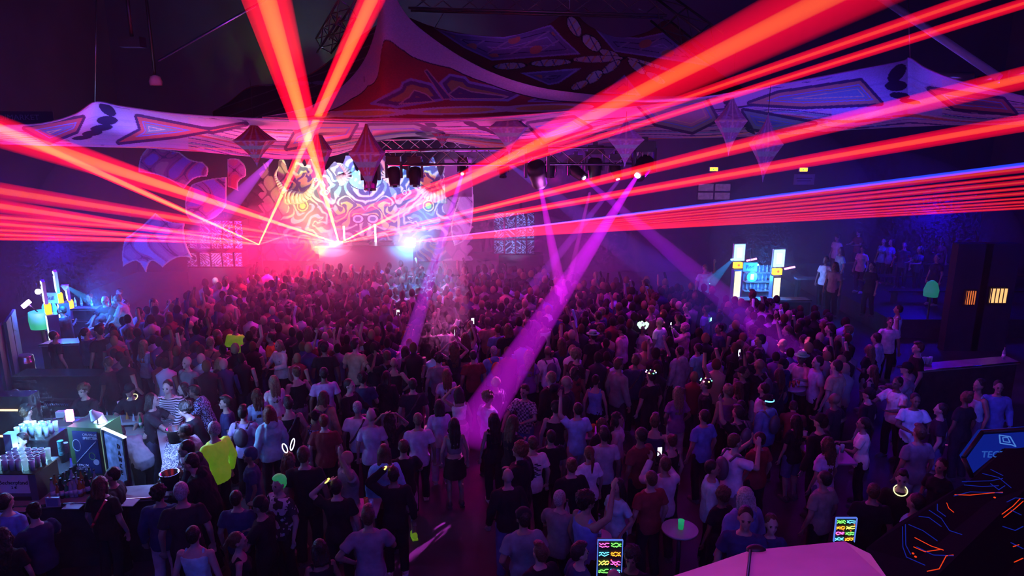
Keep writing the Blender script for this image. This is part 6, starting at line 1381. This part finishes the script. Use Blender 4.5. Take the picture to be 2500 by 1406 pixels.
for p in (bd[1], bd[3]): MB().box((p.x - o_.x, p.y - o_.y, (p.z - .12) / 2), (.1, .1, p.z - .12)).build('booth_post', black, root)
sc4 = [at(2352, 1118, 7.9), at(2398, 1055, 8.1), at(2600, 1042, 8.1), at(2600, 1100, 7.9), at(2452, 1100, 7.9), at(2374, 1165, 7.8)]
root = thing('booth_screen', 'angular blue-lit screen with pale logo lines on the booth corner', 'screen', (sc4[0].x + .5, sc4[0].y, sc4[5].z)); o_ = Vector(root.location); s5 = [p - o_ for p in sc4]
MB().prism([p + Vector((0, .02, 0)) for p in s5], (0, .06, 0)).build('screen_face', emis('screen_blue', (.01, .04, .75), .28), root); MB().path(s5 + [s5[0]], .03, 6).build('screen_frame', black, root)
def L2(pts, w=.008): return MB().path([at(px, py, 7.86) - o_ for px, py in pts], w, 5)
L2([(2440, 1062), (2442, 1082), (2470, 1086), (2480, 1090), (2466, 1066), (2440, 1062)]).build('logo_outline', emis('logo_blue', (.1, .3, 1), .6), root)
L2([(2448, 1068), (2450, 1078), (2466, 1080), (2460, 1068), (2448, 1068)], .006).build('logo_inner', emis('logo_blue', (.1, .3, 1), .6), root)
text_mesh('screen_lettering', 'TECT', .12, emis('letter_blue', (.05, .2, 1), .4), root, at(2425, 1110, 7.82) - o_)
MB().box((.2, .12, -.45), (.08, .08, .9)).build('screen_post', black, root)
struct('balcony_slab', MB().box((0, 1.2, 3.0), (40, 2.6, .2)), black)  # unseen balcony slab, added under the onlooker's step
hp = at(2120, 1342, 2.55)
q = person(hp.x, 2.3, hp.z - 1.79, R(-12), 'm', 'stand', 'hoodie', 'blk', 'bob', 'dk', 'trousers', 'blk', 1.0); q['label'] = 'dark head of the nearest onlooker, cut by the frame bottom in front of the tent'; q['group'] = 'people on the dance floor'; N_BAR += 1
stand_z = hp.z - 1.79
root = thing('viewing_step', 'dark step carrying the nearest onlooker', 'step', (hp.x, 2.3, 3.1)); MB().box((0, 0, (stand_z - 3.1) / 2), (.8, .6, max(.02, stand_z - 3.1))).build('step_block', black, root)

# raised seating at the side with faint people
root = thing('seating_platform', 'dark raised platform with benches beyond the far sign towers', 'platform', (0, 0, 0)); MB().box((16.3, 25.4, .3), (9.0, 9.0, .6)).build('platform_body', woodd, root)
BARBOX.append((11.4, 21.3, 20.5, 30))
for k in range(3):
    root = thing('bench', 'long dark bench on the raised platform, %s row' % ('front', 'middle', 'rear')[k], 'bench', (16.5, 23.0 + k * 2.4, .6), 0, 'benches on the raised platform'); MB().box((0, 0, .43), (7.6, .35, .05)).build('bench_seat', darkmetal, root)
    for sx in (-3.5, 3.5): MB().box((sx, 0, .2), (.06, .3, .41)).build('leg', darkmetal, root)
SEAT = [(2046, 572, 3, 'wht', 'whitecap', 'person in a white top, highest in the dark seating'), (2054, 603, 2, 'cya', '', 'person in a pale puffy top, brightest of the seating'), (2018, 625, 1, 'wht', '', 'person in white low in the seating, nearest the sign towers'), (2108, 598, 2, 'wht', '', 'person in white vest in the seating'), (2160, 580, 3, 'blu', '', 'person in blue high in the seating'), (2178, 583, 3, 'blu', '', 'second person in blue high in the seating'),
        (2040, 640, 1, 'gry', '', 'dim person in grey on the low tier'), (2210, 590, 3, 'dk', '', 'dim figure at the tier end, dark top'), (2250, 600, 3, 'nvy', '', 'dim navy figure past the pair in blue'), (2290, 620, 2, 'dk', '', 'dim figure in dark top on the third tier'), (2130, 640, 1, 'dk', '', 'dark figure under the white vest'), (2300, 580, 3, 'mar', '', 'dim maroon figure in the top tier'), (2100, 560, 3, 'mar', '', 'dim maroon figure beside the highest white top')]
for px, py, k, tc, ex, lab in SEAT:
    p = onz(px, py, .6 + 1.74)
    root = person(p.x, p.y, .6, R(120 + random.uniform(-30, 30)), random.choice('mf'), random.choice(['stand', 'cup', 'front']), 'tee', tc, random.choice(['buzz', 'bob', 'curly']), 'dk', 'trousers', 'blk', .98); root['label'] = lab; root['group'] = 'people on the raised platform'; N_BAR += 1
# glowing trinkets far back
root = thing('glow_figure', 'person-sized green glowing drape far back near the side windows', 'decoration', at(2275, 700, 21)); MB().lathe((0, 0, -.3), [(.2, 0), (.22, .2), (.15, .42), (.05, .5)], 16).build('glowing_drape', principled('mint_cloth', (.1, .5, .4), .7, emit=(.02, .35, .25), es=.35), root); MB().tube((0, 0, -.3), (0, 0, -2.0), .03).build('stand', darkmetal, root)
lamp_jobs = [(lp + la * .1, (.25, .45, 1), 60, la), (lq + lb * .1, (.3, .5, 1), 45, lb)]
fill(300 - len(PEOPLE) - N_BAR, 715, 1330, .40, True)
# the far front rows, too many and too small to tell apart: one crowd
def crowd_far(n):
    mb = MB(); cols = []
    base = []
    def prim(fn):
        m = MB(); fn(m); return m
    def body(m):
        m.lathe((0, 0, 0), [(.13, .8), (.17, .95), (.15, 1.1), (.19, 1.3), (.2, 1.4), (.1, 1.47), (.055, 1.5), (.05, 1.56)], 8)
    placed = []; tries = 0
    V, Fc, C = [], [], []
    torso_ = prim(body); head_ = prim(lambda m: m.ell((0, 0, 1.63), (.085, .1, .125), 9, 7)); legs_ = prim(lambda m: m.tube((.09, 0, 0), (.09, 0, .85), .07, .1, 6).tube((-.09, 0, 0), (-.09, 0, .85), .07, .1, 6))
    armd = prim(lambda m: m.tube((.22, 0, 1.38), (.27, .02, 1.1), .05, .04, 6).tube((.27, .02, 1.1), (.25, .15, .92), .04, .03, 6)); armu = prim(lambda m: m.tube((.2, 0, 1.38), (.27, .1, 1.6), .05, .04, 6).tube((.27, .1, 1.6), (.2, .15, 1.88), .04, .035, 6))
    def put(m, x, y, rz, s, sx, col):
        b = len(V); c_, s_ = math.cos(rz), math.sin(rz)
        for (vx, vy, vz) in m.v:
            vx *= sx; V.append((x + (vx * c_ - vy * s_) * s, y + (vx * s_ + vy * c_) * s, vz * s)); C.append((*col, 1))
        Fc.extend(tuple(b + i for i in f) for f in m.f)
    while len(placed) < n and tries < 60000:
        tries += 1; px = random.uniform(262, 2080); lo = upper(px); py = lo + random.random() ** 1.0 * 210
        if clear(px, py) or py > 900: continue
        x, y = place_xy(px, py, 1.72)
        if any(abs(px - kx) < .3 * (ky - 305) / 4.8 and 2 < py - ky < .5 * (ky - 305) / 4.8 for _, kx, ky in ANCH): continue
        if y > 24.2 or blocked(x, y) or not free(x, y, .36) or any((x - a) ** 2 + (y - b) ** 2 < .36 ** 2 for a, b in placed): continue
        placed.append((x, y)); s = random.uniform(.93, 1.06); rz = stage_rot(x, y) + random.gauss(0, .3)
        tc = COLS.get(random.choice(TOPC), (.1, .1, .1)); hcx = HCOL[random.choice(['dk', 'dk', 'dk', 'br', 'bl'])]; sk = random.choice(SKIN)
        put(torso_, x, y, rz, s, 1, tc); put(head_, x, y, rz, s, 1, hcx if random.random() < .93 else sk); put(legs_, x, y, rz, s, 1, (.03, .03, .04))
        up = random.random()
        put(armu if up < .12 else armd, x, y, rz, s, 1, tc if random.random() < .4 else sk); put(armu if up < .07 else armd, x, y, rz, s, -1, tc if random.random() < .4 else sk)
    me = bpy.data.meshes.new('crowd'); me.from_pydata(V, [], Fc); ca = me.color_attributes.new('Col', 'FLOAT_COLOR', 'POINT'); ca.data.foreach_set('color', np.array(C, 'f').ravel())
    me.polygons.foreach_set('use_smooth', [True] * len(Fc)); me.update()
    o = link('crowd', me, mat=principled('crowd_clothes', (.3, .3, .3), .85, attr='Col', spec=.2)); tag(o, 'densely packed far crowd in front of the stage, heads and shoulders', 'crowd', kind='stuff')
    print('far crowd', len(placed), 'people', len(PEOPLE))
crowd_far(520)
# ---------- haze and lights ----------
w = bpy.data.worlds.new('haze'); sc.world = w; w.use_nodes = True; nt = w.node_tree
nt.nodes['Background'].inputs[0].default_value = (0, 0, 0, 1)
v = nt.nodes.new('ShaderNodeVolumeScatter'); v.inputs['Density'].default_value = .0012; v.inputs['Anisotropy'].default_value = .3
nt.links.new(v.outputs[0], nt.nodes['World Output'].inputs['Volume'])
def haze(c, r, dens, label):
    m = bpy.data.materials.new('haze'); m.use_nodes = True; n = m.node_tree; n.nodes.clear(); out = n.nodes.new('ShaderNodeOutputMaterial')
    q = n.nodes.new('ShaderNodeVolumeScatter'); q.inputs['Density'].default_value = dens; q.inputs['Anisotropy'].default_value = .3; n.links.new(q.outputs[0], out.inputs['Volume'])
    tc = n.nodes.new('ShaderNodeTexCoord'); nz = n.nodes.new('ShaderNodeTexNoise'); nz.inputs['Scale'].default_value = .45; nz.inputs['Detail'].default_value = 2
    mr = n.nodes.new('ShaderNodeMapRange'); mr.inputs['From Min'].default_value = .3; mr.inputs['From Max'].default_value = .7; mr.inputs['To Min'].default_value = dens * .55; mr.inputs['To Max'].default_value = dens * 1.4
    n.links.new(tc.outputs['Object'], nz.inputs['Vector']); n.links.new(nz.outputs['Fac'], mr.inputs['Value']); n.links.new(mr.outputs[0], q.inputs['Density'])
    mb = MB().ell((0, 0, 0), r, 40, 24); mb.v = [(x, y, max(z, .02 - c[2])) for x, y, z in mb.v]
    o = mb.build('haze', m); o.location = c; tag(o, label, 'haze', kind='stuff')
def lamp(kind, p, col, e, r=.1, target=None, ang=60, blend=.4, size=None):
    l = bpy.data.lights.new(kind.lower() + '_lamp', kind); l.energy = e; l.color = col
    if kind != 'AREA': l.shadow_soft_size = r
    else: l.shape = 'RECTANGLE'; l.size, l.size_y = size
    if kind == 'SPOT': l.spot_size = R(ang); l.spot_blend = blend
    o = bpy.data.objects.new(kind.lower() + '_lamp', l); o.location = p; COL.objects.link(o)
    if target is not None: o.rotation_euler = (Vector(target) - Vector(p)).to_track_quat('-Z', 'Y').to_euler()
    return o
PARM = None
def par_can(p, target, label, glow, e, ang, hang=True, fixture=True, blend=.6):
    """a wash light: can, yoke and lamp"""
    p = Vector(p); aim = (Vector(target) - p).normalized()
    if fixture:
        root = thing('par_light', label, 'stage light', p)
        m = MB(); q = aim.to_track_quat('Z', 'Y'); m.lathe((0, 0, 0), [(.07, -.22), (.11, -.18), (.12, .0), (.125, .02), (.11, .02), (.1, -.02)], 14, q); m.build('can', black, root)
        MB().lathe(aim * -.03, [(.09, 0), (.09, .01)], 14, q).build('lens', emis('wash_lens_%d' % (hash(glow) % 999), glow, 12), root)
        MB().tube((-.14, 0, -.05), (-.14, 0, .2), .012).tube((.14, 0, -.05), (.14, 0, .2), .012).tube((-.14, 0, .2), (.14, 0, .2), .012).build('yoke', black, root)
    lamp('SPOT', p + aim * .08, glow, e, .08, p + aim * 5, ang, blend)

haze((-4.4, 21.4, 1.9), (8.4, 6.0, 2.4), .034, 'thick glowing haze hanging over the stage and the front rows')
haze((-11, 24, 3.0), (5.0, 4.0, 3.8), .035, 'red-lit haze beside the stage')
haze((4.5, 24.5, 3.4), (8, 5, 4.4), .028, 'violet haze beyond the trusses')
haze((-12.4, 19, 3.2), (4.2, 4.5, 3.4), .016, 'blue haze over the wall bar')
haze((11.2, 22.5, 2.6), (4.6, 4.5, 3.2), .025, 'blue haze around the far sign towers')
haze((-7.6, 11.4, 1.7), (2.6, 2.6, 1.7), .012, 'thin blue haze inside the near bar')
haze((STROBE[0].x, STROBE[0].y - .3, STROBE[0].z + .1), (.75, .5, .5), .5, 'dense puff of haze added for the white glare round the strobe')  # added puffs imitate the bloom round the strobes
haze((STROBE[1].x, STROBE[1].y - .3, STROBE[1].z + .1), (.6, .5, .45), .5, 'dense puff of haze added for the bluish glare round the second strobe')
# strobes, backdrop lights and unseen lamps added for the stage glow
lamp('POINT', STROBE[0] + Vector((0, -.3, .1)), (1, .28, .5), 430, .12)
lamp('POINT', STROBE[1] + Vector((0, -.3, .1)), (.35, .4, 1), 330, .12)
lamp('SPOT', at(560, 560, 24.2), (1, .0, .09), 3600, .3, at(760, 660, 21.5), 120, 1)
lamp('POINT', at(700, 600, 23.0), (1, .0, .12), 800, .4)
lamp('POINT', at(1240, 560, 25.2), (.8, .0, .4), 420, .5)
lamp('POINT', at(1430, 590, 26), (.36, .0, .38), 400, .5)
lamp('POINT', at(1620, 640, 26.0), (.07, .0, .5), 200, .5)
lamp('SPOT', at(1010, 640, 24), (.03, .55, 1), 4500, .2, at(960, 470, 27), 75, .8)
lamp('SPOT', at(770, 640, 24), (.4, 1, .05), 3200, .2, at(775, 480, 27), 55, .8)
lamp('SPOT', at(1000, 400, 23.5), (.0, .45, 1), 22000, .15, onz(1030, 705, 1.5), 36, .9)     # turquoise light over the front rows
lamp('POINT', at(822, 379, 26.2), (.6, .5, 1), 120, .1)
lamp('POINT', at(1190, 376, 24), (.6, .1, 1), 120, .1)
lamp('POINT', at(1045, 384, 24), (.5, .35, 1), 40, .05)
lamp('POINT', at(1400, 350, 23), (.14, .0, 1), 180, .3)
lamp('POINT', at(610, 610, 22.6), (1, .0, .1), 420, .3); lamp('POINT', at(520, 560, 22.0), (1, .0, .16), 120, .3)  # unseen red lamps added inside the haze
lamp('SPOT', at(1250, 660, 22.2), (.1, .6, 1), 260, .2, at(1255, 570, 24.5), 50, .8); lamp('SPOT', at(530, 680, 21.0), (.25, .5, 1), 200, .2, at(530, 600, 23.5), 60, .8)  # spots added to brighten the printed speaker walls
# hall washes: unseen lamps added for haze, crowd and canopies; bar lamps after
lamp('POINT', at(140, 610, 18.8), (.02, .0, 1), 520, .4)
lamp('POINT', (14.5, 24, 3.5), (.01, .0, 1), 520, .5); lamp('POINT', (16, 16, 4.5), (.0, .0, 1), 160, .5)
lamp('AREA', (0, -3, 10), (.008, .09, 1), 680, size=(18, 2), target=(0, 12, 0))  # unseen blue fill added behind the balcony for the crowd
lamp('AREA', (-3, 19.6, 5.1), (1, .0, .5), 480, size=(9, .6), target=(-2, 15, 0))  # unseen strip lamps added under the canopy to tint the crowd
lamp('AREA', (5.5, 18.4, 5.0), (.4, .0, 1), 300, size=(8, .6), target=(5, 13.5, 0))
lamp('SPOT', (-3, 5.2, 4), (1, .02, .1), 1300, .3, at(1000, 230, 14), 75, 1)  # unseen lamp added on the balcony side to redden the front canopy
lamp('SPOT', at(330, 560, 15), (.25, .16, 1), 420, .3, at(330, 310, 15), 100, 1)  # unseen spots added under the low canopy to tint it
lamp('SPOT', at(2100, 560, 15), (.10, .06, 1), 420, .3, at(2050, 250, 15), 110, 1)
lamp('SPOT', at(700, 520, 18), (1, .16, .3), 520, .3, at(700, 340, 17), 110, 1)
lamp('SPOT', at(1350, 520, 18), (.6, .1, .6), 420, .3, at(1300, 320, 17), 120, 1)
lamp('SPOT', (3, 5.2, 5), (.3, .16, 1), 1500, .3, at(1420, 130, 18), 60, 1)  # unseen lamp added on the balcony side to turn the rear canopy blue
for (p_, c_l, e_l, a_l) in lamp_jobs: lamp('SPOT', p_, c_l, e_l * 4, .08, p_ + a_l * 3, 130, .8)
lamp('POINT', at(175, 1060, 10.2) + Vector((-.5, 0, .6)), (.1, .35, 1), 150, .2)
lamp('POINT', at(440, 1090, 10.8) + Vector((0, 0, .8)), (.2, .35, 1), 110, .3)
lamp('POINT', at(70, 1010, 10.8), (.25, .6, 1), 60, .2); lamp('POINT', at(40, 1095, 9.9), (.2, .5, 1), 40, .1)  # unseen lamps added to brighten the bar cups
lamp('POINT', at(150, 745, 18.0), (.01, .22, 1), 200, .2)
lamp('POINT', at(240, 730, 19.3), (.01, .16, 1), 140, .2)
lamp('POINT', at(75, 735, 17), (.3, .08, 1), 90, .1)
lamp('POINT', at(1850, 670, 22.4), (.02, .25, 1), 260, .2)
lamp('SPOT', onz(2360, 850, 3.5), (.04, .07, 1), 260, .2, onz(2360, 900, 1), 120, 1)
lamp('AREA', at(1850, 1180, 3.6), (.75, .06, .55), 14, size=(1.5, 1), target=at(1850, 1380, 5))
# moving head beams: real spots through the haze
def beam_spot(key, target, col, e, ang, blend=.35):
    p, aim = HEADS[key]; t = Vector(target)
    lamp('SPOT', p + aim * .3, col, e, .05, t, ang, blend)
beam_spot('h', onz(1200, 985, 1.4), (.95, .08, 1), 16000, 6.5)
beam_spot('e', onz(1985, 875, 1.4), (1, .1, .5), 60000, 6)
beam_spot('d', onz(1368, 710, 1.2), (.8, .1, 1), 900, 3.5)
beam_spot('k', onz(1085, 838, 1.4), (1, .16, .65), 32000, 13, .8)
beam_spot('g', onz(1600, 795, 1.4), (1, .15, .45), 40000, 10, .8)
# ---------- laser beams: emissive cones standing in for light scattered by haze ----------
BM = {}
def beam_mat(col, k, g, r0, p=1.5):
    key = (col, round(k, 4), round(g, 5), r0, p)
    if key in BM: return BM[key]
    m = bpy.data.materials.new('beam_emission'); m.use_nodes = True; n = m.node_tree; n.nodes.clear(); out = n.nodes.new('ShaderNodeOutputMaterial')
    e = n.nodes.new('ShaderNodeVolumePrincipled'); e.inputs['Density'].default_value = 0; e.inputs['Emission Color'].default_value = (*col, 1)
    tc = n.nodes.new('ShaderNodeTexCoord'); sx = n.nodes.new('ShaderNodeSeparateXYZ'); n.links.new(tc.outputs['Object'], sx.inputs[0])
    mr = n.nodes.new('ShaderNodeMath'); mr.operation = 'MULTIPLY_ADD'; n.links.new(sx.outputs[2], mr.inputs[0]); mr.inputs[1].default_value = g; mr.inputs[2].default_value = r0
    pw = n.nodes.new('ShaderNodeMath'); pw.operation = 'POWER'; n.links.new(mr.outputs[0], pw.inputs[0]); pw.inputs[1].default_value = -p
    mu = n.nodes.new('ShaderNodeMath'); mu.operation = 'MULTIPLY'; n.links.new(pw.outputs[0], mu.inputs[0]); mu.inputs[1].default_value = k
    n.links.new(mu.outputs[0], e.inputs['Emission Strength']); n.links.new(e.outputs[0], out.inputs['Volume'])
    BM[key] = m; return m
def room_end(a, d):
    t = 60
    for i, lo, hi in ((0, X0 + .1, X1 - .1), (1, Y0 + .1, Y1 - .1), (2, .05, ZC - .1)):
        if d[i] > 1e-6: t = min(t, (hi - a[i]) / d[i])
        if d[i] < -1e-6: t = min(t, (lo - a[i]) / d[i])
    return t
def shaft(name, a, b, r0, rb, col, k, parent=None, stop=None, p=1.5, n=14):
    """emissive cone drawn as a light shaft from a through b (radius rb there) to the wall"""
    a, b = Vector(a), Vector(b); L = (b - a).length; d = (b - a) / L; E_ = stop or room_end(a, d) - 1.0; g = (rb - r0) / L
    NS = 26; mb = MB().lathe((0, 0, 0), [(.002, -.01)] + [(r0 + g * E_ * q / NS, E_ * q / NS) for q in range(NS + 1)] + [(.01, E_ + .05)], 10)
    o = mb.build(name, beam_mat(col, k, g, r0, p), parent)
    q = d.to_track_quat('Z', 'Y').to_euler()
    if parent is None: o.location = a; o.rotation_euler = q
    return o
RED, CORE = (1, .002, .03), (1, .32, .03)  # core's orange imitates the overexposed middle of a beam
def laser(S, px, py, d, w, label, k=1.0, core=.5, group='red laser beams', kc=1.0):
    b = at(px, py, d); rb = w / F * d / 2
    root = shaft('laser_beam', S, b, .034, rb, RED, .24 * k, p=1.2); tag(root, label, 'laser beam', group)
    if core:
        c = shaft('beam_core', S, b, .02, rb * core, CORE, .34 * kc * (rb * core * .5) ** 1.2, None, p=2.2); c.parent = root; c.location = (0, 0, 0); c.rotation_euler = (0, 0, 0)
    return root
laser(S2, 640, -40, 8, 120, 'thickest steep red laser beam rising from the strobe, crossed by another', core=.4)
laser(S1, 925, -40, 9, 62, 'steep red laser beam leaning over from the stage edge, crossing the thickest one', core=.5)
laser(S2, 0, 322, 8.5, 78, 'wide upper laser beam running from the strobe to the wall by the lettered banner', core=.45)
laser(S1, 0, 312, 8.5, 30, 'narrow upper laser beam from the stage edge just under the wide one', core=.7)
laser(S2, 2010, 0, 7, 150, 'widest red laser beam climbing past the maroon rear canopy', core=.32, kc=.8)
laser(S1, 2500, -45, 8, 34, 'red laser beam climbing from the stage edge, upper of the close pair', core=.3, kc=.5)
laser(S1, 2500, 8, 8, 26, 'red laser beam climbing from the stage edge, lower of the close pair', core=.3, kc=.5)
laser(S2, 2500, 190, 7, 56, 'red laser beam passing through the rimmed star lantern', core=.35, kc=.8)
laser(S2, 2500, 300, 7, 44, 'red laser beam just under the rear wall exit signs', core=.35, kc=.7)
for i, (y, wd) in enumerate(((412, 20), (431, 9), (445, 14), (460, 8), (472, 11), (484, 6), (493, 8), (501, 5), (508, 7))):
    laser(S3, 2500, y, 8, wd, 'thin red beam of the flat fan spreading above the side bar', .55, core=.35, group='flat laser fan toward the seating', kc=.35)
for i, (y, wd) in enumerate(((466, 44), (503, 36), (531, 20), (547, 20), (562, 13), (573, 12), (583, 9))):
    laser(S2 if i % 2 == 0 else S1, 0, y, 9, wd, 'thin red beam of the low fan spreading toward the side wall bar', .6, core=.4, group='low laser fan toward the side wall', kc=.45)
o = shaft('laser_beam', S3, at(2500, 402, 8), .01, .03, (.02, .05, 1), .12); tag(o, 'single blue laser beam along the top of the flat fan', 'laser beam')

# emissive cones imitating the white-violet shafts of the moving heads
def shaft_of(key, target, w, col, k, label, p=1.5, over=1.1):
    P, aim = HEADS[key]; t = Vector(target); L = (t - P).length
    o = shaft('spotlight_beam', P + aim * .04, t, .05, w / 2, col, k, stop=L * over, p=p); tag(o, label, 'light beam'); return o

VIO = (.68, .008, .9)
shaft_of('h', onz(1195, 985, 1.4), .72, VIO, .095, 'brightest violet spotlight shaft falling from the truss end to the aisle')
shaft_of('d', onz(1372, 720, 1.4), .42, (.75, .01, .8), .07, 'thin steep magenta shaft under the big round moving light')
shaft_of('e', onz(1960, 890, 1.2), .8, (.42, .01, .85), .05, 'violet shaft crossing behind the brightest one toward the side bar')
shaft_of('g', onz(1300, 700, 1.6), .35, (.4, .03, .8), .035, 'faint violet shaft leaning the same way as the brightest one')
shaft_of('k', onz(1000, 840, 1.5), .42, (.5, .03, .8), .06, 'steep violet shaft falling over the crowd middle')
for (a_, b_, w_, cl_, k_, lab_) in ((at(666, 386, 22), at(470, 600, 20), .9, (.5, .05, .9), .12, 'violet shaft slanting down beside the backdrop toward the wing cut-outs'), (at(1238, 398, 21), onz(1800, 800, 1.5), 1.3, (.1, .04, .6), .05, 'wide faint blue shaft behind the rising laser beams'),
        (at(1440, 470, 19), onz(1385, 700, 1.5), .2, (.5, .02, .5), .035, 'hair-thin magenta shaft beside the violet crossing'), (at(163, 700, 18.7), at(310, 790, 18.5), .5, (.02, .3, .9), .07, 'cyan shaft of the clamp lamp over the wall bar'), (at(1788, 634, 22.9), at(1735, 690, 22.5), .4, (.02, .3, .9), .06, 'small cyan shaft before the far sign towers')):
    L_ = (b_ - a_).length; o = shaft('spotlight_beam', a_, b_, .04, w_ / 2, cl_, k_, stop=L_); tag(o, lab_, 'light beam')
c = sc.cycles
c.max_bounces = 1; c.diffuse_bounces = 0; c.glossy_bounces = 0; c.transmission_bounces = 2; c.volume_bounces = 0; c.transparent_max_bounces = 64
c.use_denoising = True; c.use_adaptive_sampling = True; c.adaptive_threshold = .14; c.sample_clamp_indirect = 2; c.sample_clamp_direct = 30
c.caustics_reflective = False; c.caustics_refractive = False; c.time_limit = 900; c.use_light_tree = False; c.adaptive_min_samples = 12; c.volume_max_steps = 32
vs = sc.view_settings
vs.view_transform = 'Standard'; vs.look = 'None'; vs.gamma = 1; vs.use_curve_mapping = False; vs.exposure = 0
